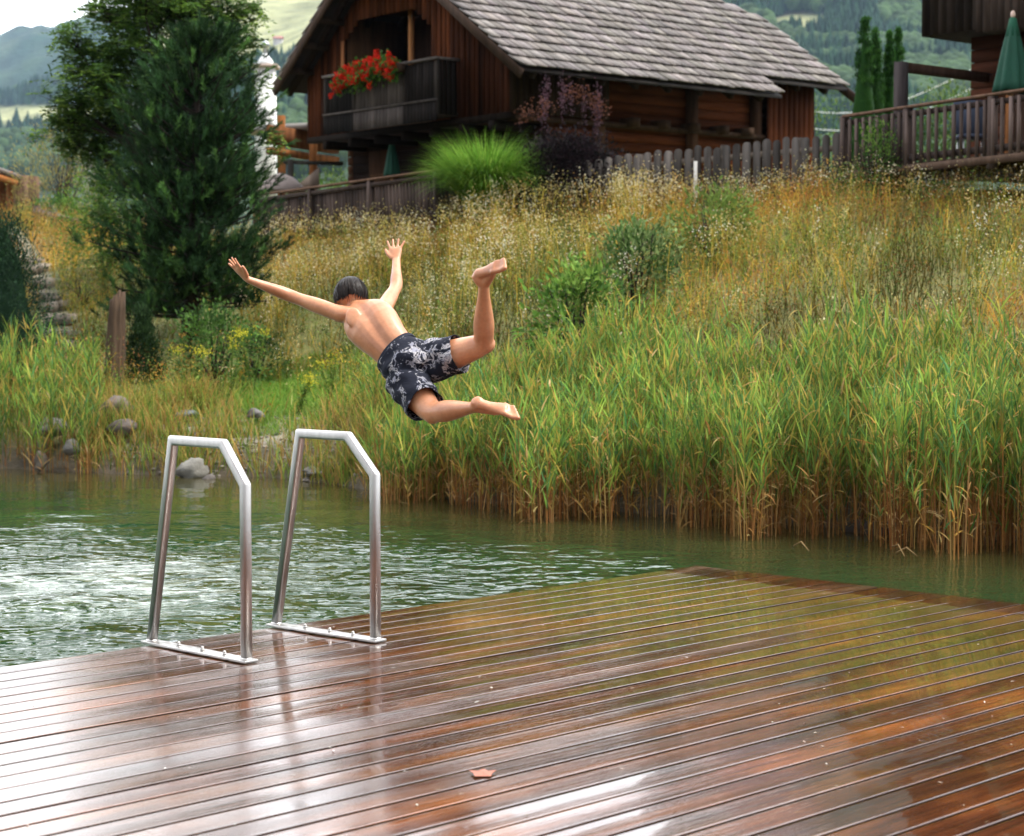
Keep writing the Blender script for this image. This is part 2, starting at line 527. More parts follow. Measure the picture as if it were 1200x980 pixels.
def mt_grid():
    cs = np.concatenate([np.arange(-1500, -100, 70), np.arange(-100, 1300, 7), np.arange(1300, 2701, 70)])
    rs = np.concatenate([np.arange(380, 1200, 50), np.arange(1200, 3300, 22), np.arange(3300, 6801, 90)])
    C, Rr = np.meshgrid(cs, rs); c, r = C.ravel().astype(float), Rr.ravel().astype(float)
    z = mt_z(c, r); x = r * (c - 600) / F
    row = 370 - (z - CAMZ) * F / r
    md = meadow(c, row, x, r)[:, None]
    n = fbm(x / 60, r / 60, 77, 3)[:, None]
    forest = np.array([.014, .036, .018]) * (.6 + .8 * n)
    mead = np.array([.25, .255, .13]) * (.75 + .5 * n)
    heath = (np.clip((c - 830) / 30, 0, 1) * np.clip((960 - c) / 40, 0, 1) * np.clip((24 - row) / 10, 0, 1))[:, None]
    col = forest * (1 - md) + mead * md
    col = col * (1 - heath * .8) + np.array([.16, .11, .10]) * heath * .8
    nx, ny = len(cs), len(rs)
    i = (np.arange(ny - 1)[:, None] * nx + np.arange(nx - 1)[None]).ravel()
    b = MB(); b.add(np.stack([x, r, z], 1), q=np.stack([i, i + 1, i + nx + 1, i + nx], 1), col=col)
    return b


M['hill'] = mat_surface('hill', rough=1, var=.5, scale=.02, bump=1, bscale=.06, bdist=8, spec=.1)
tag(mt_grid().build('mountains', M['hill'], smooth=True), kind='structure')

# forest on the mountainsides
def forest():
    b = MB()
    for lo, hi, n, rlo, rhi in ((-60, 150, 5200, 1300, 3300), (235, 400, 2600, 800, 2900), (835, 1130, 9500, 800, 2150)):
        c = R.uniform(lo, hi, n); r = rlo + (rhi - rlo) * R.uniform(0, 1, n) ** .8
        z = mt_z(c, r); x = r * (c - 600) / F
        row = 370 - (z - CAMZ) * F / r
        keep = (meadow(c, row, x, r) < .35) & (fbm(x / 40, r / 40, 5, 2) > .22)
        heath = (c > 840) & (c < 930) & (row < 18)
        keep &= ~(heath & (R.uniform(0, 1, n) < .75))
        x, r, z = x[keep], r[keep], z[keep]; n = len(x)
        h = R.uniform(13, 25, n); w = h * R.uniform(.15, .24, n)
        rnd = (fbm(x / 70, r / 70, 91, 2) > .52)
        w[rnd] *= 1.7; h[rnd] *= .75
        K = 6; th = np.arange(K) / K * 2 * PI + R.uniform(0, 1, n)[:, None]
        prof = np.where(rnd[:, None], np.array([[.5, 1.0, .62]]), np.array([[1.0, .62, .25]]))
        hz = np.where(rnd[:, None], np.array([[.1, .5, .86]]), np.array([[.08, .42, .78]]))
        ring = np.stack([x[:, None, None] + (w[:, None] * prof)[:, :, None] * np.cos(th)[:, None],
                         r[:, None, None] + (w[:, None] * prof)[:, :, None] * np.sin(th)[:, None],
                         (z[:, None] + h[:, None] * hz)[:, :, None] + 0 * th[:, None]], -1)
        v = np.concatenate([ring.reshape(n, 18, 3), np.stack([x, r, z + h], 1)[:, None]], 1)
        base = (np.arange(n) * 19)[:, None]; j = np.arange(K); j2 = (j + 1) % K
        q = np.concatenate([base[:, :, None] + np.stack([j, j2, j2 + 6, j + 6], -1)[None].reshape(1, -1, 4),
                            base[:, :, None] + 6 + np.stack([j, j2, j2 + 6, j + 6], -1)[None].reshape(1, -1, 4)], 1).reshape(-1, 4)
        t = (base[:, :, None] + np.stack([12 + j, 12 + j2, np.full(K, 18)], -1)[None]).reshape(-1, 3)
        col = np.array([.013, .033, .017]) * R.uniform(.5, 1.6, (n, 1))
        col[rnd] = np.array([.035, .062, .022]) * R.uniform(.6, 1.4, (rnd.sum(), 1))
        b.add(v.reshape(-1, 3), q=q, t=t, col=np.repeat(col, 19, 0))
    return b


M['far_trees'] = mat_surface('far_trees', rough=.95, var=.4, scale=.25, bump=0, spec=.1)
tag(forest().build('forest', M['far_trees']), 'dark conifer and broadleaf woods covering the hazy mountainsides', 'forest', kind='stuff')

# ------------------------------------------------------------------ stuff that grows
def scatter(n, clo, chi, dlo, dhi):
    """points by bearing column and depth fractions; dlo, dhi are functions of the column"""
    c = R.uniform(clo, chi, n); u = R.uniform(0, 1, n)
    a, b = dlo(c), dhi(c)
    d = np.sqrt(a * a + (b * b - a * a) * u)
    keep = R.uniform(0, 1, n) < ((b * b - a * a) / (b * b - a * a).max())
    c, d = c[keep], d[keep]
    return (c - 600) / F * d, d


def fence_d(c):
    return np.interp(c, [-200, 0, 100, 300, 510, 705, 990, 1200, 1500], [46, 44, 42, 34, 32.0, 31.2, 28.2, 25.9, 23])


def curve_ribbons(p, h, az, lean, droop, K, w, colbase, coltip, taper=1.0, side_rand=.6):
    """ribbons that start at p, rise to length h, lean along azimuth az and droop"""
    n = len(p); u = np.linspace(0, 1, K)[None]
    dirx, diry = np.cos(az)[:, None], np.sin(az)[:, None]
    ang = lean[:, None] + droop[:, None] * u ** 1.5
    step = h[:, None] / (K - 1)
    hx = np.concatenate([np.zeros((n, 1)), np.cumsum(np.sin(ang[:, 1:]) * step, 1)], 1)
    hz = np.concatenate([np.zeros((n, 1)), np.cumsum(np.cos(ang[:, 1:]) * step, 1)], 1)
    sp = np.stack([p[:, 0:1] + hx * dirx, p[:, 1:2] + hx * diry, p[:, 2:3] + hz], -1)
    W = w[:, None] * np.clip(np.minimum((1 - u ** 2.2) * 1.0, .35 + u * 3), .04, 1) ** taper
    side = np.stack([-np.sin(az), np.cos(az), R.normal(0, .15, n)], 1)
    sw = R.uniform(-side_rand, side_rand, n)[:, None]
    side = side * np.cos(sw) + np.stack([np.cos(az), np.sin(az), 0 * az], 1) * np.sin(sw)
    col = colbase[:, None] * (1 - u[..., None]) + coltip[:, None] * u[..., None]
    return sp, W, side, col


def pal(n, cols, ws, var=.2):
    c = np.array(cols)[R.choice(len(cols), n, p=np.array(ws) / sum(ws))]
    return c * R.uniform(1 - var, 1 + var, (n, 1)) * R.uniform(1 - var * .4, 1 + var * .4, (n, 3))


GOLD, OCHRE, RUST, OLIVE, GREEN, BRIGHT, PALE, DARK = ((.52, .36, .055), (.48, .26, .04), (.36, .15, .03), (.28, .23, .03),
                                                        (.10, .16, .028), (.22, .31, .05), (.55, .46, .20), (.03, .055, .015))


def slope_grass():
    b = MB()
    x, y = scatter(112000, -230, 1400, lambda c: shore(c) + 1.3, lambda c: fence_d(c) + .5)
    c = px_of(x, y)
    lawn = np.exp(-((c - 330) / 80) ** 4) * (y < 25.0) * (y > 21.4)
    pathm = (np.abs(c - (72 - (y - 27) * 5.2)) < 17) & (y > 25) & (R.uniform(0, 1, len(x)) < .93)
    pine = (c > 120) & (c < 280) & (y > 24) & (y < 29)
    k = (R.uniform(0, 1, len(x)) > lawn * .97) & ~pathm & ~(pine & (R.uniform(0, 1, len(x)) < .6))
    x, y, c = x[k], y[k], c[k]; z = ground_z(x, y); n = len(x)
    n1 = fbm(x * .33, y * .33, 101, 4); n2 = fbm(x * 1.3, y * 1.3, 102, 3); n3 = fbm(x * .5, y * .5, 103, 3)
    warm = np.clip((c - 560) / 500, 0, 1)
    rel = (y - shore(c)) / (fence_d(c) - shore(c))
    kind = n1 * 1.0 + (n2 - .5) * .55 + R.normal(0, .09, n)
    base = np.where((kind > .60)[:, None], pal(n, [OCHRE, RUST, GOLD], [3, 2.0, 2.2]),
           np.where((kind > .46)[:, None], pal(n, [GOLD, PALE, OLIVE, OCHRE, BRIGHT], [3.4, 1.2, 2.8, 1.6, .8]),
                    pal(n, [GREEN, BRIGHT, OLIVE, GOLD], [2.2, 1.8, 2.6, 1.6])))
    redd = (R.uniform(0, 1, n) < warm * np.clip((n3 - .42) * 4, 0, 1) * .75)
    base[redd] = pal(redd.sum(), [RUST, OCHRE, (.26, .15, .07)], [2, 2, 2])
    low = (R.uniform(0, 1, n) < np.clip(1 - rel * 3.2, 0, 1) * .75)
    base[low] = pal(low.sum(), [GREEN, BRIGHT, OLIVE], [2, 2, 1])
    h = R.uniform(.2, .62, n) * (.75 + .6 * n2) * np.where(c < 430, .75, 1) * np.interp(rel, [.8, .97], [1, .5])
    n4 = fbm(x * 3.1, y * 2.2, 133, 2)
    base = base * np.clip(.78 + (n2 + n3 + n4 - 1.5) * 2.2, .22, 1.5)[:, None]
    w = R.uniform(.006, .014, n)
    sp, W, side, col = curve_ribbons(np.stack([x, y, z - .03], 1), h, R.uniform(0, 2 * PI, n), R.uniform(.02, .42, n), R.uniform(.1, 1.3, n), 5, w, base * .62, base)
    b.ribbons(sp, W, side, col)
    # broad-leaved weeds among the grass
    j = R.choice(n, 17500); m = 15
    pc = np.stack([x[j], y[j], z[j] + R.uniform(.08, .55, len(j)) * np.interp(rel[j], [.8, .97], [1, .6])], 1)
    q_ = np.repeat(pc, m, 0) + R.normal(0, 1, (len(j) * m, 3)) * [.06, .06, .09]
    own = pal(len(j), [(.09, .17, .03), (.16, .24, .04), (.05, .09, .02), (.22, .10, .04)], [3, 2.5, 2, 1.2], .3)
    own = np.where((R.uniform(0, 1, len(j)) < np.clip(.75 - n1[j], .1, .6))[:, None], own, base[j] * np.array([.78, .74, .9]) * R.uniform(.75, 1.2, (len(j), 1)))
    lc = np.repeat(own, m, 0) * R.uniform(.8, 1.2, (len(j) * m, 1))
    b.leaves(q_, R.normal(0, 1, (len(q_), 3)) + [0, 0, .5], R.normal(0, .6, (len(q_), 3)) + [0, -.3, 1], R.uniform(.02, .055, len(q_)), R.uniform(.006, .017, len(q_)), lc)
    return b


tag(slope_grass().build('meadow_grass', M['plant']), 'tall dry golden and green wild grass covering the slope', 'grass', kind='stuff')


def weed_flowers():
    """thin stems that end in loose sprays of tiny pale flower heads"""
    b = MB()
    x, y = scatter(17500, 130, 1400, lambda c: shore(c) + 2.8, lambda c: fence_d(c) + .35)
    c = px_of(x, y); rel = (y - shore(c)) / (fence_d(c) - shore(c))
    dens = np.clip((fbm(x * .4, y * .4, 120, 3) - .38) * 5, .05, 1) * np.clip((fbm(x * 1.9, y * 1.9, 122, 2) - .45) * 7, .04, 1.5) * np.where(c < 760, 1.0, .38) * np.clip((rel - .12) * 3, 0, 1)
    dens = np.maximum(dens, .6 * np.exp(-((rel - .97) / .06) ** 2))
    pine = (c > 120) & (c < 300) & (y > 23) & (y < 29)
    k = (R.uniform(0, 1, len(x)) < dens) & ~pine & (c > 280)
    x, y, c = x[k], y[k], c[k]; n = len(x); z = ground_z(x, y)
    h = R.uniform(.55, 1.0, n) * np.interp(rel[k], [.74, .96], [1, .66]) * np.interp(c, [500, 620, 760, 900], [.85, 1.1, .95, .8]); az = R.uniform(0, 2 * PI, n)
    stemc = pal(n, [OLIVE, GOLD, GREEN], [2, 2, 1])
    sp, W, side, col = curve_ribbons(np.stack([x, y, z], 1), h, az, R.uniform(0, .2, n), R.uniform(0, .35, n), 4, np.full(n, .008), stemc * .7, stemc)
    b.ribbons(sp, np.full_like(W, .007), side, col)
    tip = sp[:, -1]
    m = 18
    pt = np.repeat(tip, m, 0) + R.normal(0, 1, (n * m, 3)) * np.array([.055, .055, .095])
    d = R.normal(0, 1, (n * m, 3)); nm = R.normal(0, 1, (n * m, 3))
    fc = np.repeat(pal(n, [(.62, .56, .36), (.55, .44, .18), (.42, .36, .09), (.66, .62, .48), (.38, .24, .07)], [2.4, 3, 2.4, 1.2, 2], .15), m, 0)
    b.leaves(pt, d, nm, R.uniform(.014, .034, n * m), R.uniform(.012, .024, n * m), fc)
    return b


tag(weed_flowers().build('wildflowers', M['plant']), 'pale feathery seed heads and tiny white flowers among slope grass', 'wildflowers', kind='stuff')


def lawn_grass():
    b = MB()
    x, y = scatter(26000, 200, 470, lambda c: 21.3 + 0 * c, lambda c: 25.6 + 0 * c)
    c = px_of(x, y); k = R.uniform(0, 1, len(x)) < np.exp(-((c - 335) / 88) ** 4); x, y = x[k], y[k]
    n = len(x); z = ground_z(x, y)
    base = pal(n, [(.13, .26, .035), (.2, .34, .05), (.27, .32, .07)], [3, 3, 1])
    sp, W, side, col = curve_ribbons(np.stack([x, y, z - .01], 1), R.uniform(.05, .13, n), R.uniform(0, 6.3, n), R.uniform(0, .6, n), R.uniform(0, .8, n), 3, np.full(n, .012), base * .7, base)
    b.ribbons(sp, W, side, col)
    return b


tag(lawn_grass().build('lawn', M['plant']), 'small patch of short bright green lawn below the slope', 'lawn', kind='stuff')


def reed_mesh(x, y, hmin, hmax, leafn=12, browncut=.5, deadfrac=.15, lw=.0145):
    b = MB()
    n = len(x); z = np.maximum(ground_z(x, y), -.5) - .02
    z = np.where(z < -.22, np.maximum(z, -.3), z)
    h = R.uniform(hmin, hmax, n) * (.74 + .5 * fbm(x * .9, y * .9, 140, 2)) * np.interp(px_of(x, y), [200, 430, 600, 780, 1000], [1, .60, .78, .92, 1])
    az = R.uniform(0, 2 * PI, n)
    lean = np.abs(R.normal(0, .07, n)); lean[R.uniform(0, 1, n) < .04] += .45
    brown = pal(n, [(.34, .16, .05), (.20, .085, .027), (.42, .25, .09)], [3, 2.5, 2]); green = pal(n, [(.10, .17, .035), (.14, .19, .04)], [1, 1])
    K = 6
    sp, W, side, col = curve_ribbons(np.stack([x, y, z], 1), h, az, lean, R.uniform(0, .15, n), K, np.full(n, .009), brown, green)
    u = np.linspace(0, 1, K)[None, :, None]
    t = np.clip((u - (browncut * .8 + R.normal(0, .17, (n, 1, 1)))) / .25, 0, 1); col = brown[:, None] * (1 - t) + green[:, None] * t
    b.ribbons(sp, np.full_like(W, .0105), side, col)
    # leaves
    m = leafn; N_ = n * m
    lowf = R.uniform(.26, .56, (n, 1))
    f = np.concatenate([R.uniform(.14, .6, (n, 4)), lowf + (1 - lowf) * R.uniform(0, 1, (n, m - 4)) ** .8], 1); f.sort(1)
    idx = f * (K - 1); i0 = np.minimum(idx.astype(int), K - 2); fr = (idx - i0)[..., None]
    rows = np.arange(n)[:, None]
    pt = (sp[rows, i0] * (1 - fr) + sp[rows, i0 + 1] * fr).reshape(-1, 3)
    ff = f.ravel()
    laz = np.repeat(az, m) + np.tile(np.arange(m) * PI, n) + R.normal(0, .7, N_)
    L = R.uniform(.13, .33, N_)
    c = px_of(pt[:, 0], pt[:, 1])
    deadp = np.clip((browncut - .08 + np.repeat(R.normal(0, .12, n), m) - ff) * 3.0, 0, .92) + deadfrac * .6
    dead = R.uniform(0, 1, N_) < deadp
    lc = pal(N_, [(.10, .20, .04), (.16, .28, .05), (.27, .36, .06), (.07, .17, .055), (.44, .32, .07)], [3, 3.2, 2.8, 2.4, 1.8])
    lc[dead] = pal(int(dead.sum()), [(.44, .27, .10), (.33, .16, .05), (.55, .38, .17), (.50, .27, .06)], [3, 2.5, 1.6, 1.2])
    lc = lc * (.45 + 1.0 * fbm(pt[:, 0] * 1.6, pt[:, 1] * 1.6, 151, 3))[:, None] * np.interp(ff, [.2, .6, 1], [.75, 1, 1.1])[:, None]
    lean2 = R.uniform(.15, .6, N_) ; lean2[dead] += R.uniform(0, 1.0, dead.sum())
    droop = R.uniform(.0, .9, N_) ** 1.6; droop[dead] += R.uniform(0, .9, dead.sum()); L[dead] *= .75
    tipc = lc * 1.1
    yell = R.uniform(0, 1, N_) < .16
    tipc[yell] = (.42, .31, .06)
    s2, W2, sd2, c2 = curve_ribbons(pt, L, laz, lean2, droop, 5, R.uniform(.6, 1.25, N_) * lw, lc, tipc, side_rand=1.1)
    b.ribbons(s2, W2, sd2, c2)
    return b


x, y = scatter(5400, 425, 1440, lambda c: shore(c) - .95 + .35 * np.sin(c / 37) + .2 * np.sin(c / 13), lambda c: shore(c) + 1.75 + .3 * np.sin(c / 51))
k = R.uniform(0, 1, len(x)) < np.clip((px_of(x, y) - 415) / 70, .15, 1)
x, y = x[k], y[k]
c = px_of(x, y)
tag(reed_mesh(x, y, .85, 1.32, browncut=.62, deadfrac=.22, leafn=13).build('reeds', M['plant']),
    'dense bed of tall reeds, green above and brown at the waterline, right of the swimmer', 'reeds', kind='stuff')
x, y = scatter(960, -270, 112, lambda c: shore(c) - .25 + .2 * np.sin(c / 9), lambda c: shore(c) + 2.3)
tag(reed_mesh(x, y, .55, 1.0, browncut=.5).build('reeds', M['plant']),
    'smaller reed bed on the far bank left of the log post', 'reeds', kind='stuff')


def bank_grass():
    b = MB()
    x, y = scatter(19000, 96, 520, lambda c: shore(c) - .12, lambda c: shore(c) + 2.2)
    c = px_of(x, y)
    nn = fbm(x * 1.1, y * 1.1, 160, 3)
    bare = np.exp(-((c - 330) / 42) ** 2 - ((y - 21.3) / .55) ** 2) + .8 * np.exp(-((c - 222) / 26) ** 2 - ((y - 21.6) / .4) ** 2)
    k = (R.uniform(0, 1, len(x)) < np.clip((nn - .3) * 4, .25, 1)) & (R.uniform(0, 1, len(x)) > bare * 1.1)
    lawn = np.exp(-((c - 335) / 75) ** 4) * (y > 21.5)
    k &= R.uniform(0, 1, len(x)) > lawn * .93
    x, y, c = x[k], y[k], c[k]; n = len(x); z = ground_z(x, y)
    base = pal(n, [(.42, .26, .08), (.19, .28, .05), (.48, .36, .10), (.11, .19, .035), (.3, .34, .06), (.32, .17, .05)], [3, 3, 2, 2, 2, 1.2])
    h = R.uniform(.2, .62, n) * (.6 + .8 * nn[k])
    sp, W, side, col = curve_ribbons(np.stack([x, y, np.maximum(z, -.3) - .02], 1), h, R.uniform(0, 6.3, n), R.uniform(0, .35, n), R.uniform(.1, 1.2, n), 5, R.uniform(.008, .016, n), base * .75 , base)
    b.ribbons(sp, W, side, col)
    return b


tag(bank_grass().build('bank_grass', M['plant']), 'mixed straw and green waterside grasses behind the handrails', 'grass', kind='stuff')


def pebbles():
    b = MB()
    x, y = scatter(850, 130, 470, lambda c: shore(c) - .1, lambda c: shore(c) + 1.9)
    z = ground_z(x, y)
    th = np.arange(6) / 6 * 2 * PI
    for i in range(len(x)):
        r = random.uniform(.01, .045) ; e = random.uniform(.5, .9)
        cc = np.array([.22, .19, .16]) * random.uniform(.5, 1.3)
        ring = lambda s, hh: np.stack([x[i] + s * r * np.cos(th + r * 99), y[i] + s * r * e * np.sin(th + r * 99), z[i] + hh * r + 0 * th], 1)
        b.loft(np.stack([ring(.8, -.2), ring(1, .15), ring(.6, .5)]), cc)
    return b


tag(pebbles().build('gravel', M['stone'], smooth=True), 'grey gravel and pebbles between the waterside grasses', 'gravel', kind='stuff')


# ------------------------------------------------------------------ plants that stand apart
def bush(name, label, cat, px, py, Y, rx, rz, n, leaf, cols, ws, group=None, stems=7, dense=.0, up=.3, narrow=1.0, shape='dome', seed=0, lw=.45):
    base = P(px, py, Y); base.z = gz(base.x, base.y)
    root = thing(name, base, label, cat, group)
    rr = np.random.default_rng(100 + seed)
    sb = MB(); fb = MB()
    bc = np.array([.10, .07, .045])
    tips = []
    for i in range(stems):
        a = rr.uniform(0, 2 * PI); k = rr.uniform(.2, .8)
        e = np.array([base.x + math.cos(a) * rx * k, base.y + math.sin(a) * rx * k * .8, base.z + rz * rr.uniform(.6, .95)])
        md = np.array([base.x, base.y, base.z]) * .5 + e * .5 + rr.normal(0, .06 * rx, 3)
        md[2] = base.z + (e[2] - base.z) * .55
        sb.tube([list(base), md, e], [.02 + .01 * rx, .014, .005], 5, bc)
        tips.append(e)
    nc = max(8, n // 45)
    a = rr.uniform(0, 2 * PI, nc); k = rr.uniform(0, 1, nc) ** .5
    if shape == 'cone':
        hz = rr.uniform(0.02, 1, nc) ** 1.1; rad = (1 - hz) ** .75 * (.8 + .3 * rr.uniform(0, 1, nc)) * k ** .4
    elif shape == 'column':
        hz = rr.uniform(0.02, 1, nc); rad = np.minimum(1, (1 - hz) * 1.45) ** .9 * (.75 + .25 * np.sin(hz * 9)) * k ** .35
    else:
        hz = rr.uniform(.08, 1, nc); rad = np.sqrt(np.clip(1 - ((hz - .35) / .68) ** 2, .03, 1)) * k ** .5
    cc = np.stack([base.x + np.cos(a) * rad * rx, base.y + np.sin(a) * rad * rx * .85, base.z + hz * rz], 1)
    m = n // nc; N_ = nc * m
    sg = (rx + rz) * .5 * .16 if shape == 'dome' else rx * .16
    pt = np.repeat(cc, m, 0) + rr.normal(0, 1, (N_, 3)) * sg * np.array([1, 1, .8]) * narrow
    pt[:, 2] = np.maximum(pt[:, 2], base.z + .03)
    out_ = pt - np.array([base.x, base.y, base.z + rz * .4])
    d = out_ / (np.linalg.norm(out_, axis=1)[:, None] + 1e-6) + rr.normal(0, .55, (N_, 3)) + np.array([0, 0, up])
    nm = np.array([0, -.3, 1.0]) + rr.normal(0, .5, (N_, 3))
    cl = np.repeat(np.array(cols)[rr.choice(len(cols), nc, p=np.array(ws) / sum(ws))] * rr.uniform(.65, 1.3, (nc, 1)), m, 0) * rr.uniform(.75, 1.25, (N_, 1))
    fb.leaves(pt, d, nm, rr.uniform(.6, 1.2, N_) * leaf, rr.uniform(.6, 1.2, N_) * leaf * lw, cl)
    if shape in ('cone', 'column'):
        th_ = np.arange(14) / 14 * 2 * PI; rg = []
        for hz_ in np.linspace(.02, .97, 12):
            rc = ((1 - hz_) ** .75 if shape == 'cone' else min(1, (1 - hz_) * 1.45) ** .9) * rx * .66
            rc = rc * (1 + .10 * np.sin(th_ * 3 + hz_ * 9) + .06 * np.sin(th_ * 5 - hz_ * 17))
            rg.append(np.stack([base.x + rc * np.cos(th_), base.y + rc * np.sin(th_) * .85, base.z + hz_ * rz + 0 * th_], 1))
        fb.loft(np.array(rg), np.array(cols[0]) * .8)
    sb.build('stem', M['bark'], root, smooth=True)
    fb.build('leaves', M['plant'], root)
    return root


# shrubs in the meadow and on the bank
bush('elder_shrub', 'light green leafy shrub on the slope behind the upper leg', 'shrub', 672, 372, 20.4, .36, 1.25, 2200, .10,
     [(.10, .20, .03), (.06, .13, .025), (.16, .26, .05)], [3, 2, 2], seed=1, up=-.1)
bush('meadow_shrub', 'upright bush with pale leaves, halfway up the slope under the smoke bush', 'shrub', 748, 352, 22.2, .38, 1.15, 2000, .09,
     [(.10, .17, .05), (.05, .10, .025), (.2, .27, .1)], [3, 2, 2], seed=2)
bush('meadow_shrub', 'loose yellow green shrub high on the slope below the picket fence', 'shrub', 832, 290, 24.8, .55, .95, 1900, .08,
     [(.17, .24, .05), (.12, .19, .04)], [2, 2], seed=3)
bush('bank_shrub', 'rounded fresh green bush beside the small conifer', 'shrub', 252, 430, 24.4, .52, .95, 2600, .075,
     [(.06, .13, .03), (.09, .18, .035), (.035, .08, .02)], [3, 3, 2], seed=4, up=-.1)
bush('dark_shrub', 'low dark green bush under the edge of the big pine', 'shrub', 300, 425, 25.2, .45, .6, 1300, .06,
     [(.04, .09, .02), (.03, .06, .018)], [2, 2], seed=5)
bush('dwarf_conifer', 'small cone shaped conifer beside the split log post', 'conifer', 167, 415, 24.6, .27, .92, 9000, .05,
     [(.03, .06, .022), (.045, .085, .03), (.02, .04, .015)], [3, 2, 2], shape='cone', seed=6, up=.9, stems=1, lw=.35)
bush('spruce_shrub', 'dark spruce at the left edge beside the stone steps', 'conifer', 4, 396, 24.6, .85, 2.05, 15000, .06,
     [(.02, .05, .025), (.03, .07, .03), (.015, .035, .02)], [3, 2, 2], shape='cone', seed=7, up=.1, stems=1, lw=.3)
bush('path_shrub', 'brownish green shrub growing right of the stone steps', 'shrub', 98, 350, 29.5, .38, .5, 900, .05,
     [(.12, .12, .04), (.08, .11, .03), (.2, .16, .08)], [2, 2, 2], seed=8)
bush('creeper_bush', 'tangled green climber below the terrace corner', 'shrub', 1022, 235, 27.0, .35, 1.1, 1500, .06,
     [(.07, .14, .03), (.13, .22, .04), (.05, .09, .02)], [2, 2, 2], seed=9)
bush('hedge_bush', 'low rounded green bush in front of the shed fence', 'shrub', 66, 262, 41, .62, .55, 1500, .07,
     [(.05, .12, .025), (.08, .16, .03)], [2, 2], seed=10)
bush('willow_bush', 'tall yellowish willow bush between shed and pine', 'shrub', 72, 262, 44, 1.0, 2.1, 4200, .09,
     [(.24, .21, .06), (.30, .24, .07), (.15, .15, .05)], [3, 2, 2], seed=11, up=1.0, lw=.22, stems=16)
bush('garden_bush', 'bright green leafy bush at the left foot of the pine', 'shrub', 122, 330, 32, .62, 1.65, 3600, .07,
     [(.10, .19, .03), (.16, .25, .04), (.07, .13, .03)], [3, 2, 2], seed=12)
for i, (px_, py_, Y_, rx_, rz_, lb) in enumerate([
        (965, 215, 46, 1.0, 3.2, 'light green garden tree just right of the chalet eaves'),
        (1000, 215, 50, 1.1, 2.1, 'dense green bush behind the columnar cypresses'),
        (1085, 215, 38, .85, 2.0, 'dark green bush seen through the pergola'),
        (1110, 215, 42, .7, 2.9, 'yellow green shrub beside the dark house wall'),
        (385, 240, 46, 1.0, 1.6, 'green bush seen through the open shelter')]):
    bush('garden_shrub', lb, 'shrub', px_, py_, Y_, rx_, rz_, 3000, .10,
         [(.06, .12, .03), (.10, .17, .04), (.14, .19, .05)] if i != 2 else [(.03, .07, .02), (.05, .09, .025)], [3, 2, 1] if i != 2 else [2, 1], seed=20 + i)
for i, (px_, top_, rx_, lb) in enumerate([
        (1012, 24, .19, 'leftmost of the four columnar cypresses behind the terrace'),
        (1024, 36, .19, 'second columnar cypress from the chalet, close against the first'),
        (1041, 38, .14, 'slender columnar cypress, third from the chalet'),
        (1051, 34, .15, 'columnar cypress nearest the pergola post')]):
    Y_ = 33.5 + i * .3
    b0 = P(px_, 200, Y_); z0 = gz(b0.x, b0.y); zt = P(px_, top_, Y_).z
    bush('columnar_cypress', lb, 'cypress', px_, 200, Y_, rx_ * 2.0, zt - z0, 9000, .06,
         [(.03, .10, .018), (.05, .14, .025), (.02, .06, .015)], [3, 2, 2], group='columnar cypresses behind the terrace', shape='column', seed=30 + i, up=1.6, stems=1, narrow=.55, lw=.3)


# yellow goldenrods
def goldenrod(px, py, Y, h, label, seed):
    b0 = P(px, py, Y); b0.z = gz(b0.x, b0.y)
    rr = np.random.default_rng(seed)
    root = thing('goldenrod', b0, label, 'flower', 'yellow goldenrods on the bank')
    s, fl = MB(), MB()
    for i in range(3):
        a = rr.uniform(0, 6.3); L = h * rr.uniform(.7, 1)
        e = np.array([b0.x + .16 * math.cos(a), b0.y + .16 * math.sin(a), b0.z + L])
        s.tube([list(b0), (np.array(list(b0)) + e) / 2 + [0, 0, .04], e], .006, 4, (.10, .15, .03))
        n = 34
        t = rr.uniform(.15, .95, n)[:, None]; pp = np.array(list(b0)) * (1 - t) + e * t
        s.leaves(pp, rr.normal(0, 1, (n, 3)) + [0, 0, .3], rr.normal(0, .4, (n, 3)) + [0, 0, 1], .09, .02, np.tile([[.12, .2, .035]], (n, 1)))
        n = 45
        q = e + rr.normal(0, 1, (n, 3)) * [.05, .04, .03]; q[:, 2] += np.abs(q[:, 0] - e[0]) * .3
        fl.leaves(q, rr.normal(0, 1, (n, 3)), rr.normal(0, 1, (n, 3)), .022, .018, np.tile([[.55, .50, .04]], (n, 1)) * rr.uniform(.7, 1.15, (n, 1)))
    s.build('stem', M['plant'], root); fl.build('blossoms', M['plant'], root)


goldenrod(296, 392, 24.0, .75, 'goldenrod on the slope under the outstretched left arm', 1)
goldenrod(388, 448, 22.8, .55, 'goldenrod blooming just left of the swimmer\'s shorts', 2)
goldenrod(348, 485, 21.8, .5, 'short goldenrod above the right handrail', 3)
goldenrod(225, 480, 22.6, .8, 'goldenrod in front of the rounded green bush', 4)
goldenrod(270, 470, 22.8, .85, 'leaning goldenrod between the green bush and lawn', 5)


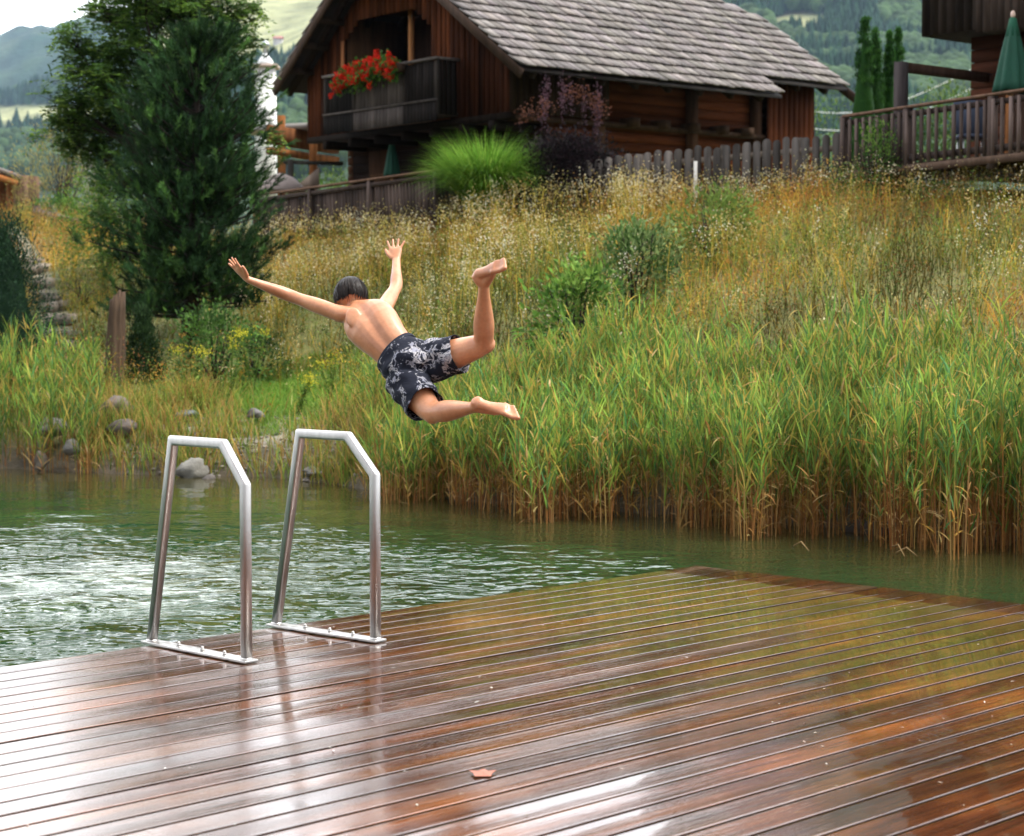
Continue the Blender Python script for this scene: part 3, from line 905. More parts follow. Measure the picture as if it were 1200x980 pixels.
# ------------------------------------------------------------------ rocks and the stone path
def rock(px, py, w, h, Y, label, col=(.36, .33, .30), group='boulders along the far bank', name='boulder', seed=0, depth=.8):
    c = P(px, py, Y); rr = np.random.default_rng(seed + int(px))
    sx, sz = w * Y / F / 2, h * Y / F / 2
    b = MB(); nu, nv = 14, 9
    th = np.arange(nu) / nu * 2 * PI; ph = np.linspace(.05, PI - .05, nv)
    v = np.stack([np.sin(ph)[:, None] * np.cos(th), np.sin(ph)[:, None] * np.sin(th), np.cos(ph)[:, None] + 0 * th], -1)
    nz = rr.normal(0, 1, (7, 3)); nz /= np.linalg.norm(nz, axis=1)[:, None]
    k = np.ones(v.shape[:2])
    for q in nz: k = np.minimum(k, rr.uniform(.46, .8) / np.maximum((v @ q), .3))
    v = v * k[..., None] * np.array([sx, sx * depth, sz]) * 1.15 + np.array([c.x, c.y, c.z - sz * .25])
    ii = np.arange(nu)[None] * 2 * PI / nu; jj = ph[:, None]
    v = v + (np.array([sx, sx * depth, sz]) * .10) * (np.sin(ii * 3 + jj * 4 + px) * np.sin(jj) + .6 * np.sin(ii * 7 - jj * 5) * np.sin(jj))[..., None]
    b.loft(v[::-1], np.array(col) * .42)
    o = b.build(name, M['stone'], loc=(c.x, c.y, c.z - sz * 1.0))
    return tag(o, label, 'rock', group)


rock(60, 497, 46, 22, 21.6, 'pale flat boulder among the left reeds', (.38, .34, .30))
rock(86, 522, 26, 18, 21.1, 'small rounded grey boulder at the foot of the left reeds', (.34, .32, .29))
rock(45, 540, 22, 26, 21.1, 'brownish boulder standing at the waterline in the left reeds', (.26, .22, .17))
rock(132, 478, 44, 34, 21.9, 'large reddish boulder below the log post', (.30, .23, .19))
rock(142, 500, 34, 22, 21.4, 'darker boulder just under the large reddish one', (.25, .2, .17))
rock(226, 545, 34, 30, 20.4, 'pale angular boulder framed by the left handrail', (.42, .40, .35))
rock(243, 562, 18, 16, 20.2, 'small dark stone at the water beside the pale angular boulder', (.2, .17, .15))
rock(368, 552, 30, 12, 19.9, 'low pale stone seen through the right handrail', (.42, .39, .35))
rock(220, 484, 28, 8, 22.0, 'flat bluish grey stone on the gravel bank', (.28, .32, .36))
rock(300, 484, 20, 14, 21.8, 'round grey stone below the lawn', (.36, .34, .33))
rock(1015, 622, 60, 42, 15.2, 'wide dark boulder hidden among the right reeds', (.10, .075, .06))

def steps():
    b = MB()
    spec = [(76, 402, 24.9 + 1.4, 30), (74, 384, 27.4, 34), (72, 366, 28.3, 34), (66, 350, 29.4, 32), (58, 337, 30.4, 34), (50, 322, 31.6, 34), (42, 306, 33.0, 32), (36, 292, 34.4, 30)]
    for i, (px, py, Y, w) in enumerate(spec):
        q = P(px, py, Y); zz = gz(q.x, q.y)
        ww = w * Y / F
        c0 = np.array([.26, .22, .18]) * random.uniform(.8, 1.2)
        for k in range(3):
            wk = ww / 3 * random.uniform(.8, 1.0)
            b.box((q.x - ww / 3 + k * ww / 3, q.y + random.uniform(-.08, .08), zz + .05 + random.uniform(-.02, .02)), (wk, random.uniform(.3, .45), .16),
                  (Vector((1, random.uniform(-.15, .15), random.uniform(-.04, .04))).normalized(), Vector((random.uniform(-.1, .1), 1, 0)).normalized(), Vector((0, 0, 1))), c0 * random.uniform(.8, 1.2))
    return b
tag(steps().build('path', M['stone']), kind='structure')

# split log post on the bank
b0 = P(131, 442, 24.2); b0.z = gz(b0.x, b0.y)
lb = MB(); rr = np.random.default_rng(5); th = np.arange(33) / 33 * 2 * PI
top = P(137, 350, 24.2)
K = 9; rings = []
for i in range(K):
    u = i / (K - 1); cx = b0.x + (top.x - b0.x) * u; cz = b0.z - .1 + (top.z - b0.z + .1) * u
    r = .118 - .03 * u ** 2 + .016 * np.sin(th * 3 + 1) + .010 * np.sign(np.sin(th * 8 + u * 2)) + .008 * rr.normal(0, .6, 33)
    rings.append(np.stack([cx + r * np.cos(th), b0.y + r * np.sin(th) * .8, cz + (.09 * np.cos(th + .6) + .03 * rr.normal(0, 1, 33)) * (u > .95) + 0 * th], 1))
lb.loft(np.stack(rings), np.array([.5, .42, .34]))
tag(lb.build('log_post', M['bark'], loc=b0), 'weathered split log standing upright beside the dwarf conifer', 'log')

# ------------------------------------------------------------------ wooden deck
corner = PZ(817, 663, 0)
AB = math.radians(44.6)
bd = Vector((math.sin(AB), math.cos(AB), 0))                 # the way the boards run (away, to the right)
rd = Vector((math.cos(AB), -math.sin(AB), 0))                # across the boards, towards the right


def deck():
    b = MB()
    pitch = .1447
    xoff = 0
    for i in range(62):
        if i == 9: xoff = .012
        w = pitch - .0145
        o = i * pitch + xoff
        tone = random.choice([.85, .95, 1, 1.08, 1.2, .75]); red = random.uniform(.9, 1.1)
        col = np.array([.088 * red, .029, .010]) * tone
        ed = random.uniform(.0001, .00035); tilt = random.gauss(0, .0006); cup = random.uniform(.0002, .0009)
        # cross-section with eased edges, slightly cupped
        prof = [(0, -.027), (0, -.0012), (.0008, .0), (.004, .0)] + [(w * k / 8, 0.0) for k in range(1, 8)] + [(w - .007, .0), (w - .002, -ed), (w - .0003, -.0018), (w, -.027)]
        L = np.array(([0.0, .35, .8, 1.4, 2.1, 2.9, 3.8, 4.8, 6, 7.5, 9, 11, 13.5]))
        wob = np.cumsum([random.gauss(0, .00012) for _ in L])
        rings = []
        for l, wb in zip(L, wob):
            pts = []
            for (x, z) in prof:
                zz = z + (-cup * (1 - ((x / w - .5) * 2) ** 2) if z > -.01 else 0) + tilt * (x / w - .5) * 2 + (wb if z > -.01 else 0)
                q = corner + rd * (o + x) - bd * (l + random.uniform(0, 0) + (.004 * ((i * 7) % 3)))
                pts.append((q.x, q.y, zz))
            rings.append(pts)
        b.loft(np.array(rings), col)
    return b


# wet hardwood
m, nt, out = new_mat('wet_wood')
pr = N(nt, 'ShaderNodeBsdfPrincipled', _IOR=1.5)
tc = N(nt, 'ShaderNodeTexCoord')
rot = N(nt, 'ShaderNodeMapping'); rot.inputs['Rotation'].default_value = (0, 0, AB - PI / 2)
nt.links.new(tc.outputs['Object'], rot.inputs['Vector'])
rot.vector_type = 'POINT'
# grain runs along the boards: rotate so that x is along bd
rot.inputs['Rotation'].default_value = (0, 0, -(PI / 2 - AB))
gr = noise_node(nt, 9, 5, vec=rot.outputs[0], stretch=(.22, 6, 1), rough=.6, dist=.3)
gr2 = noise_node(nt, 2.2, 4, vec=rot.outputs[0], stretch=(.5, 2.2, 1), rough=.6)
wet = noise_node(nt, 1.6, 5, vec=rot.outputs[0], stretch=(.45, 1.7, 1), rough=.65)
vc = N(nt, 'ShaderNodeVertexColor', layer_name='col').outputs['Color']
a = mixc(nt, vc, ramp(nt, gr, [(.25, (.45, .45, .45)), (.5, (1, 1, 1)), (.8, (1.7, 1.6, 1.5))]), 1.0, 'MULTIPLY')
a = mixc(nt, a, ramp(nt, gr2, [(.3, (.38, .36, .36)), (.5, (.95, .9, .85)), (.62, (1.7, 1.7, 1.2)), (.8, (2.8, 2.9, 1.8))]), 1.0, 'MULTIPLY')
nt.links.new(a, pr.inputs['Base Color'])
# the boards are drying off towards the near left corner
sxyz = N(nt, 'ShaderNodeSeparateXYZ'); nt.links.new(N(nt, 'ShaderNodeNewGeometry').outputs['Position'], sxyz.inputs[0])
ya = N(nt, 'ShaderNodeMath', operation='MULTIPLY_ADD'); ya.inputs[1].default_value = .25; nt.links.new(sxyz.outputs['Y'], ya.inputs[0]); nt.links.new(sxyz.outputs['X'], ya.inputs[2])
dry = N(nt, 'ShaderNodeMapRange'); dry.inputs['From Min'].default_value = 2.2; dry.inputs['From Max'].default_value = .2
dry.inputs['To Min'].default_value = -.15; dry.inputs['To Max'].default_value = .24; nt.links.new(ya.outputs[0], dry.inputs['Value'])
wd_ = N(nt, 'ShaderNodeMath', operation='ADD'); nt.links.new(wet, wd_.inputs[0]); nt.links.new(dry.outputs[0], wd_.inputs[1])
# and along the far end
la = N(nt, 'ShaderNodeVectorMath', operation='DOT_PRODUCT'); nt.links.new(tc.outputs['Object'], la.inputs[0]); la.inputs[1].default_value = (-bd.x, -bd.y, 0)
lm = N(nt, 'ShaderNodeMapRange'); lm.inputs['From Min'].default_value = 0; lm.inputs['From Max'].default_value = 1.5; lm.inputs['To Min'].default_value = .24; lm.inputs['To Max'].default_value = 0
nt.links.new(la.outputs['Value'], lm.inputs['Value'])
we_ = N(nt, 'ShaderNodeMath', operation='ADD'); nt.links.new(wd_.outputs[0], we_.inputs[0]); nt.links.new(lm.outputs[0], we_.inputs[1]); wet2 = we_.outputs[0]
rr_ = ramp(nt, wet2, [(.38, (.02, .02, .02)), (.52, (.10, .10, .10)), (.66, (.19, .19, .19)), (.85, (.27, .27, .27))])
nt.links.new(rr_, pr.inputs['Roughness'])
cw_ = ramp(nt, wet2, [(.45, (.7, .7, .7)), (.62, (.8, .8, .8))]); nt.links.new(cw_, pr.inputs['Coat Weight'])
cr_ = ramp(nt, wet2, [(.42, (.03, .03, .03)), (.7, (.20, .20, .20))]); nt.links.new(cr_, pr.inputs['Coat Roughness']); pr.inputs['Coat IOR'].default_value = 1.5
b1 = N(nt, 'ShaderNodeBump', _Strength=.5, _Distance=.0026); nt.links.new(gr, b1.inputs['Height'])
b2 = N(nt, 'ShaderNodeBump', _Strength=.35, _Distance=.004); nt.links.new(wet, b2.inputs['Height']); nt.links.new(b1.outputs[0], b2.inputs['Normal'])
nt.links.new(b2.outputs[0], pr.inputs['Normal'])
b3 = N(nt, 'ShaderNodeBump', _Strength=.18, _Distance=.004); nt.links.new(gr2, b3.inputs['Height'])
nt.links.new(b3.outputs[0], pr.inputs['Coat Normal'])
# gap shade put into the sawn board sides as matte near-black; walked-on faces shine
ge = N(nt, 'ShaderNodeNewGeometry'); sx_ = N(nt, 'ShaderNodeSeparateXYZ'); nt.links.new(ge.outputs['True Normal'], sx_.inputs[0])
sm_ = N(nt, 'ShaderNodeMapRange'); sm_.inputs['From Min'].default_value = .45; sm_.inputs['From Max'].default_value = .9; nt.links.new(sx_.outputs['Z'], sm_.inputs['Value'])
df = N(nt, 'ShaderNodeBsdfDiffuse'); df.inputs['Color'].default_value = (.018, .010, .007, 1)
ms = N(nt, 'ShaderNodeMixShader'); nt.links.new(sm_.outputs[0], ms.inputs[0]); nt.links.new(df.outputs[0], ms.inputs[1]); nt.links.new(pr.outputs[0], ms.inputs[2])
nt.links.new(ms.outputs[0], out.inputs['Surface'])
M['wet_wood'] = m

dk = thing('swimming_deck', (corner.x, corner.y, 0), 'wet reddish brown plank deck with dark gaps reaching over the pond', 'deck')
deck().build('planks', M['wet_wood'], dk)
fb = MB()
und = np.array([.03, .02, .014])
for off in (.06, 1.305, 3.0, 5.0, 7.0):
    a = corner + rd * off - bd * .05; c2 = corner + rd * off - bd * 13.4
    fb.beam((a.x, a.y, -.10), (c2.x, c2.y, -.10), .08, .13, und)
for l in np.arange(.2, 13.4, .6):
    a = corner - bd * l + rd * .12; c2 = a + rd * 8.7
    fb.beam((a.x, a.y, -.19), (c2.x, c2.y, -.19), .07, .05, und)
fb.build('joists', M['old_wood'], dk)
pb = MB()
for off in (.4, 2.6, 5.0, 7.5):
    for l in (.4, 3.0, 6.0, 9.0, 12.0):
        q = corner - bd * l + rd * off
        pb.tube([(q.x, q.y, -1.5), (q.x, q.y, -.22)], .08, 10, und * 1.5)
pb.build('pile', M['old_wood'], dk, smooth=True)['kind'] = 'stuff'

# fallen leaf and bits on the boards
q = PZ(566, 907, .004)
lf = MB()
pts = [(0, .052), (.018, .02), (.045, .022), (.03, -.008), (.026, -.038), (0, -.028), (-.026, -.038), (-.032, -.006), (-.046, .02), (-.018, .02)]
cen = np.array([q.x, q.y, .012])
for i in range(len(pts)):
    a_, c_ = pts[i], pts[(i + 1) % len(pts)]
    f = lambda p_: (q.x + p_[0], q.y + p_[1] * 1.3, .005 + .006 * abs(p_[0]) / .05)
    lf.add([cen, f(a_), f(c_)], t=[(0, 1, 2)], col=(.33, .12, .08))
tag(lf.build('fallen_leaf', M['cloth'], loc=(q.x, q.y, 0)), 'single reddish fallen leaf lying on the wet deck', 'leaf')
db = MB(); n = 420
uu, vv = R.uniform(.1, 5.5, n), R.uniform(.2, 9.5, n)
pp = np.array([corner.x, corner.y, .003]) + uu[:, None] * np.array(list(rd)) - vv[:, None] * np.array(list(bd))
db.leaves(pp, R.normal(0, 1, (n, 3)) * [1, 1, .05], np.tile([[0, 0, 1.0]], (n, 1)), R.uniform(.006, .03, n), R.uniform(.003, .009, n),
          pal(n, [(.35, .3, .24), (.5, .47, .42), (.2, .13, .06)], [2, 2, 1]))
tag(db.build('litter', M['cloth']), 'tiny seeds and plant bits scattered over the wet boards', 'litter', kind='stuff')

# ------------------------------------------------------------------ steel handrails
m, nt, out = new_mat('brushed_steel')
pr = N(nt, 'ShaderNodeBsdfPrincipled', _Metallic=1.0, _Roughness=.30)
n_ = noise_node(nt, 30, 3, stretch=(1, 1, .1))
nt.links.new(ramp(nt, n_, [(.3, (.42, .40, .385)), (.7, (.56, .54, .52))]), pr.inputs['Base Color'])
nt.links.new(ramp(nt, n_, [(.3, (.30,) * 3), (.7, (.44,) * 3)]), pr.inputs['Roughness'])
nt.links.new(pr.outputs[0], out.inputs['Surface'])
M['steel'] = m


def handrail(near, far, topn, bend, topf, label):
    """near/far: pixels of the two feet; topn: top of the near post; bend: knee; topf: top of the far post"""
    A = PZ(*near, .012); B = PZ(*far, .012)
    d = (B - A); L = d.length; d.normalize(); sd = Vector((-d.y, d.x, 0))
    root = thing('handrail', (A.x, A.y, 0), label, 'handrail', 'steel handrails of the swimming ladder')
    # points in the plane of the rail
    def onplane(px, py):
        o = Vector((0, 0, CAMZ)); q = P(px, py, 5) - o
        t = ((A - o).dot(sd)) / q.dot(sd)
        return o + q * t
    a0 = A.copy(); a1 = onplane(*topn); a1.x, a1.y = A.x, A.y
    k1 = onplane(*bend); f1 = onplane(*topf); k1.z = f1.z = (k1.z + f1.z) / 2
    f0 = B.copy()
    path = [a0, a1, k1, f1, f0]
    up = MB(); r = .0215; n = 24
    # rounded square tube: wide across the top pieces, swept with mitred corners
    dirs = [(path[i + 1] - path[i]).normalized() for i in range(4)]
    rings = []
    th = np.arange(n) / n * 2 * PI
    sx, sy = np.sign(np.cos(th)) * np.abs(np.cos(th)) ** .55, np.sign(np.sin(th)) * np.abs(np.sin(th)) ** .55
    for i, p_ in enumerate(path):
        if i == 0: t1 = t2 = dirs[0]
        elif i == 4: t1 = t2 = dirs[3]
        else: t1, t2 = dirs[i - 1], dirs[i]
        mid = (t1 + t2).normalized()
        nrm = sd.cross(mid).normalized(); k = 1 / max(.3, mid.dot(t1))
        for off in ((-1, 1) if 0 < i < 4 else (0,)):
            q_ = p_ + (-(t1) if off < 0 else t2) * (.006 if off else 0)
            rings.append([list(q_ + sd * r * sx[j] + nrm * r * k * sy[j]) for j in range(n)])
    up.loft(np.array(rings))
    up.build('rail_tube', M['steel'], root, smooth=True)
    pl = MB(); e1, e2 = A - d * .035, B + d * .035
    pl.beam((e1.x, e1.y, .011), (e2.x, e2.y, .011), .075, .012)
    o = pl.build('base_plate', M['steel'], root)
    md = o.modifiers.new('bevel', 'BEVEL'); md.width = .002; md.segments = 2
    for p_ in (A, B):
        wb = MB(); wb.tube([(p_.x, p_.y, .016), (p_.x, p_.y, .021), (p_.x, p_.y, .026)], np.array([.030, .028, .023]), 18); wb.build('weld_collar', M['steel'], root, smooth=True)
    for f in (.20, .43, .68):
        c = A.lerp(B, f) + sd * .012
        bb = MB()
        bb.tube([(c.x, c.y, .017), (c.x, c.y, .020)], .014, 16)
        bb.tube([(c.x, c.y, .020), (c.x, c.y, .030)], .0095, 6)
        bb.tube([(c.x, c.y, .030), (c.x, c.y, .036), (c.x, c.y, .040)], np.array([.0075, .007, .003]), 10)
        bb.build('bolt', M['steel'], root)
    return root


handrail((289, 774), (178, 752), (286.5, 569), (262, 520), (203, 516.5), 'left steel handrail with its base plate at the deck edge')
handrail((440, 750), (324, 732), (436.5, 557), (408, 511), (352, 508.5), 'right steel handrail, the one nearer the jumping swimmer')

# ------------------------------------------------------------------ chalet
U = Vector((-.633, .774, 0)); V = Vector((.774, .633, 0))
R0 = Vector((.149, 33.5, 0))


def CH(s, t, z):
    q = R0 + U * s + V * t
    return Vector((q.x, q.y, z))


EZ = 5.79; SR = 4.55; RZ = 8.93; SL = 7.98; TE = 9.2
kR = (RZ - EZ) / SR; kL = (RZ - 6.17) / (SL - SR)


def roof_z(s):
    return EZ + kR * s if s < SR else RZ - kL * (s - SR)


ch = thing('chalet', CH(4, 4, 3.2), 'old dark timber chalet with grey shingle roof above the slope', 'house')
REDW = lambda: np.array([.10, .030, .011]) * random.uniform(.3, 1.5)
DARKW = lambda: np.array([.018, .011, .008]) * random.uniform(.6, 1.4)
TW = .6; SW0, SW1 = 1.04, 7.58; FLZ = 5.15
OS0, OS1, OZT = 3.35, 6.3, 7.34
# boarded gable
gw = MB()
s = SW0; bw = .145
while s < SW1 - .02:
    s2 = min(s + bw, SW1)
    proud = random.uniform(0, .012)
    z0 = FLZ - random.uniform(0, .02)
    a, c = s + .004, s2 - .004
    zt1, zt2 = roof_z(a) - .12, roof_z(c) - .12
    mid = (a + c) / 2
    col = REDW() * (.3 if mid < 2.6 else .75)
    if OS0 < mid < OS1:
        z0 = OZT - max(0, .55 - min(mid - OS0, OS1 - mid)) * .75
        z0b = OZT - max(0, .55 - min(mid - OS0, OS1 - mid)) * .75
    p = []
    for z in (0, 1):
        for (ss, tt) in ((a, TW - proud), (c, TW - proud), (c, TW + .03), (a, TW + .03)):
            zz = z0 if z == 0 else (zt1 if ss == a else zt2)
            p.append(CH(ss, tt, zz))
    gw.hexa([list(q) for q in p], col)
    if random.random() < .8:   # cover strip over the joint
        cs = s2
        if cs < SW1 and not (OS0 < cs < OS1):
            gw.box(CH(cs, TW - .012, (FLZ + roof_z(cs) - .14) / 2), (.035, .02, roof_z(cs) - .14 - FLZ), (U, V, Vector((0, 0, 1))), col * .8)
    s = s2
gw.build('gable_boards', M['old_wood'], ch)
# loggia behind the opening
lg = MB()
Zx = Vector((0, 0, 1))
lg.box(CH((OS0 + OS1) / 2, TW + 1.6, 6.4), (OS1 - OS0 + .4, .08, 2.6), (U, V, Zx), (.06, .03, .018))
lg.box(CH(OS0 - .02, TW + .85, 6.4), (.06, 1.5, 2.5), (U, V, Zx), (.10, .045, .022))
lg.box(CH(OS1 + .02, TW + .85, 6.4), (.06, 1.5, 2.5), (U, V, Zx), (.08, .04, .02))
lg.box(CH((OS0 + OS1) / 2, TW + .85, 7.6), (OS1 - OS0 + .3, 1.5, .06), (U, V, Zx), (.05, .03, .02))
lg.box(CH((OS0 + OS1) / 2, TW + .82, 5.17), (OS1 - OS0 + .3, 1.4, .06), (U, V, Zx), (.10, .06, .04))
lg.build('loggia', M['old_wood'], ch)
ps = MB(); ps.box(CH(4.48, TW + .35, 6.35), (.09, .09, 2.2), (U, V, Zx), (.34, .15, .06)); ps.build('loggia_post', M['old_wood'], ch)
ps = MB(); ps.box(CH(4.0, TW + .9, 6.0), (.8, .04, 1.7), (U, V, Zx), (.10, .05, .03)); ps.build('loggia_partition', M['old_wood'], ch)
ps = MB(); ps.box(CH(OS1 - .02, TW - .03, 6.1), (.09, .03, 1.75), (U, V, Zx), (.30, .12, .05)); ps.build('opening_trim', M['old_wood'], ch)
# sill beam, floor beams
sb = MB()
sb.beam(CH(SW0 - .0, TW + .05, FLZ - .06), CH(SW1 + .0, TW + .05, FLZ - .06), .18, .12, (.012, .008, .006))
for s in np.arange(1.5, 7.5, .9):
    sb.beam(CH(s, TW - .05, FLZ - .2), CH(s, TW + 1.2, FLZ - .2), .16, .16, (.012, .008, .006))
sb.build('sill_beam', M['old_wood'], ch)
# upper floor slab keeps the storey above dark
fs = MB(); fs.box(CH((SW0 + SW1) / 2, 4.6, FLZ - .06), (SW1 - SW0 - .1, 7.9, .08), (U, V, Zx), (.05, .03, .02)); fs.build('floor_slab', M['old_wood'], ch)
# lower storey of squared logs: gable side, long side
def log_wall(a, c, z0, z1, name, col, hh=.19, cross=None):
    b = MB(); z = z0; i = 0
    while z < z1 - .05:
        k = np.array(col) * random.uniform(.6, 1.35)
        b.beam((a.x, a.y, z + hh / 2), (c.x, c.y, z + hh / 2), .18 + random.uniform(0, .02), hh - .014, k)
        z += hh; i += 1
    return b.build(name, M['log_wood'], ch)


GZ = 2.9
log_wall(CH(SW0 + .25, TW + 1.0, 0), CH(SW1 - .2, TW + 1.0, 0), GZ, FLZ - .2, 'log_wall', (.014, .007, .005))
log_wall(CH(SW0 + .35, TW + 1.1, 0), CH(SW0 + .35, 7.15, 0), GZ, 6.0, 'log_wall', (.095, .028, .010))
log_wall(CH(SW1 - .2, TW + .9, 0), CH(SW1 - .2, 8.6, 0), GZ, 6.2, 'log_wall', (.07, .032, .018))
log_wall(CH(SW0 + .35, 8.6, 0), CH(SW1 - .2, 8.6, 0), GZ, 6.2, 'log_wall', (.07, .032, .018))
# gable wall return above the eaves wall (side of the upper storey near the front corner)
rt = MB()
for t in np.arange(TW, 3.0, .15):
    rt.box(CH(SW0, t + .075, (FLZ + 6.3) / 2), (.035, .142, 6.3 - FLZ), (U, V, Zx), DARKW())
rt.build('side_boards', M['old_wood'], ch)
# log ends and posts under the long eave
le = MB()
for t in (3.6, 4.4, 5.2, 6.0, 6.7):
    le.box(CH(SW0 + .12, t, 5.15), (.5, .17, .17), (U, V, Zx), (.05, .03, .02))
le.build('log_end', M['old_wood'], ch)['kind'] = 'stuff'
for t in (2.9, 5.35, 7.15):
    ps = MB(); ps.box(CH(SW0 + .2, t, 4.5), (.2, .2, 3.2), (U, V, Zx), (.07, .035, .02)); ps.build('post', M['old_wood'], ch)
# boarded far end
eb = MB()
for t in np.arange(7.3, 8.62, .15):
    eb.box(CH(SW0, t + .07, 4.6), (.04, .14, 3.5), (U, V, Zx), REDW() * .6)
for s in np.arange(SW0, SW1, .15):
    zt = min(roof_z(s) - .15, 7.7)
    eb.box(CH(s + .07, 8.68, (GZ + zt) / 2), (.142, .04, zt - GZ), (U, V, Zx), REDW() * .6)
eb.build('end_boards', M['old_wood'], ch)
# door of the lower storey, lighter shutters
dr = MB(); dr.box(CH(6.2, TW + .88, 4.0), (.9, .05, 1.7), (U, V, Zx), (.05, .024, .012)); dr.box(CH(6.2, TW + .84, 4.35), (.7, .03, .05), (U, V, Zx), (.08, .04, .02)); dr.build('door', M['old_wood'], ch)

# shingle roof
def roof_side():
    b = MB()
    # underside deck of each slope
    def slab(s0, s1, t0, t1, th, col):
        b.hexa([list(CH(s0, t0, roof_z(s0) - th)), list(CH(s0, t1, roof_z(s0) - th)), list(CH(s1, t1, roof_z(s1) - th)), list(CH(s1, t0, roof_z(s1) - th)),
                list(CH(s0, t0, roof_z(s0) - .02)), list(CH(s0, t1, roof_z(s0) - .02)), list(CH(s1, t1, roof_z(s1) - .02)), list(CH(s1, t0, roof_z(s1) - .02))], col)
    dkc = (.015, .010, .008)
    HS = 2.9; HT = 2.2; hz0 = roof_z(HS)
    slab(0, .55, 0.02, 6.6, .07, dkc); slab(.55, HS, 0.02, TE - .02, .07, dkc)
    HL = SR + (RZ - hz0) / kL
    slab(SL, HL, 0.02, TE - .02, .07, dkc)
    # upper trapezoids narrow to the ridge
    for (sa, sb_) in ((HS, SR), (HL, SR)):
        p = []
        for dz in (-.07, -.02):
            p += [list(CH(sa, .02, hz0 + dz)), list(CH(sa, TE - .02, hz0 + dz)), list(CH(sb_, TE - HT, RZ + dz)), list(CH(sb_, HT, RZ + dz))]
        b.hexa(p, dkc)
    for (ta, tb) in ((.02, HT), (TE - .02, TE - HT)):
        p1, p2, p3 = CH(HS, ta, hz0 - .03), CH(HL, ta, hz0 - .03), CH(SR, tb, RZ - .03)
        b.add([list(p1), list(p2), list(p3)], t=[(0, 1, 2)], col=dkc)
    # shingles, row by row
    row = .28
    def tspan(s, side):
        if side > 0:
            if s < .5: return 0, 6.63
            f = max(0, (s - HS) / (SR - HS))
        else:
            f = max(0, (HL - s) / (HL - SR)) if s < HL else 0
        return 0 + HT * f, TE - HT * f
    def shingle(A, Bv, C, D, nrm, th, col):
        lo = [A, Bv, C, D]
        b.hexa([list(q) for q in lo] + [list(q + nrm * th) for q in lo], col)
    nR = Vector((U.x * -kR, U.y * -kR, 1)).normalized()
    nL = Vector((U.x * kL, U.y * kL, 1)).normalized()
    for side in (1, -1):
        n = 17 if side > 0 else 13
        for i in range(n):
            if side > 0:
                s0 = i * row; s1 = min(s0 + row * 1.25, SR + .02)
            else:
                s0 = SL - i * row; s1 = max(s0 - row * 1.25, SR - .02)
                if s0 < SR + .05: continue
            if side > 0 and s0 > SR - .05: continue
            t0, t1 = tspan(s0 + .14 * side, side)
            t = t0 + random.uniform(-.12, 0)
            lift = nR if side > 0 else nL
            while t < t1:
                wd = random.uniform(.12, .27)
                a, c = max(t, t0), min(t + wd - .005, t1)
                if c - a > .02:
                    js = random.uniform(-.016, .016); th = random.uniform(.022, .034)
                    rise = random.uniform(.045, .06)
                    z0, z1 = roof_z(min(max(s0 + js, -.03), SL + .03)), roof_z(s1)
                    if s0 + js < 0: z0 = EZ + kR * (s0 + js)
                    g = random.uniform(.6, 1.25)
                    col = np.array([.175, .157, .15]) * g * np.array([1, random.uniform(.95, 1.02), random.uniform(.92, 1.03)])
                    shingle(CH(s0 + js, a, z0) + lift * rise, CH(s0 + js, c, z0) + lift * rise, CH(s1, c, z1) + lift * .004, CH(s1, a, z1) + lift * .004, lift, th, col)
                t += wd
    # hips
    for e, (ta, sgn) in enumerate(((0, 1), (TE, -1))):
        for i in range(8):
            f0, f1 = i / 8, min(1, (i + 1.25) / 8)
            sa0, sb0 = HS + (SR - HS) * f0, HL + (SR - HL) * f0
            tA, tB = ta + sgn * HT * f0, ta + sgn * HT * f1
            zA, zB = hz0 + (RZ - hz0) * f0, hz0 + (RZ - hz0) * f1
            k = 0
            s = sa0
            while s < sb0:
                wd = random.uniform(.14, .26); c = min(s + wd, sb0)
                s1_, c1_ = min(max(s, HS + (SR - HS) * f1), SR + .0), max(min(c, HL + (SR - HL) * f1), SR)
                if s1_ < c1_ or True:
                    b.hexa([list(CH(s, tA, zA + .02)), list(CH(c, tA, zA + .02)), list(CH(max(c1_, s1_), tB, zB + .005)), list(CH(min(s1_, c1_), tB, zB + .005)),
                            list(CH(s, tA, zA + .045)), list(CH(c, tA, zA + .045)), list(CH(max(c1_, s1_), tB, zB + .025)), list(CH(min(s1_, c1_), tB, zB + .025))],
                           np.array([.27, .235, .225]) * random.uniform(.6, 1.2))
                s += wd
    b.beam(CH(SR, HT - .1, RZ + .05), CH(SR, TE - HT + .1, RZ + .05), .22, .05, (.2, .18, .17))
    return b


rf = roof_side().build('roof', M['shingle'], ch)
for t in (.02, TE - .02):   # verge boards and rafters
    vb = MB(); vb.beam(CH(0, t, EZ - .11), CH(2.9, t, roof_z(2.9) - .11), .04, .17, (.05, .032, .024))
    vb.build('verge_board', M['old_wood'], rf)
    vb = MB(); vb.beam(CH(SL, t, 6.17 - .11), CH(SR + .1, t, RZ - .2), .04, .17, (.05, .032, .024)); vb.build('verge_board', M['old_wood'], rf)
for t in np.arange(.35, TE - .1, .82):
    s0 = 0.06 if t < 6.5 else .6
    rb = MB(); rb.beam(CH(s0, t, roof_z(s0) - .15), CH(1.5, t, roof_z(1.5) - .15), .1, .13, (.02, .013, .01)); rb.build('rafter', M['old_wood'], rf)
    rb = MB(); rb.beam(CH(SL - .05, t, roof_z(SL - .05) - .15), CH(SR + .2, t, roof_z(SR + .2) - .15), .1, .13, (.02, .013, .01)); rb.build('rafter', M['old_wood'], rf)
for s in np.arange(5.2, 7.9, .55):
    rb = MB(); rb.beam(CH(s, .03, roof_z(s) - .17), CH(s, .8, roof_z(s) - .17), .12, .13, (.03, .02, .015)); rb.build('rafter', M['old_wood'], rf)

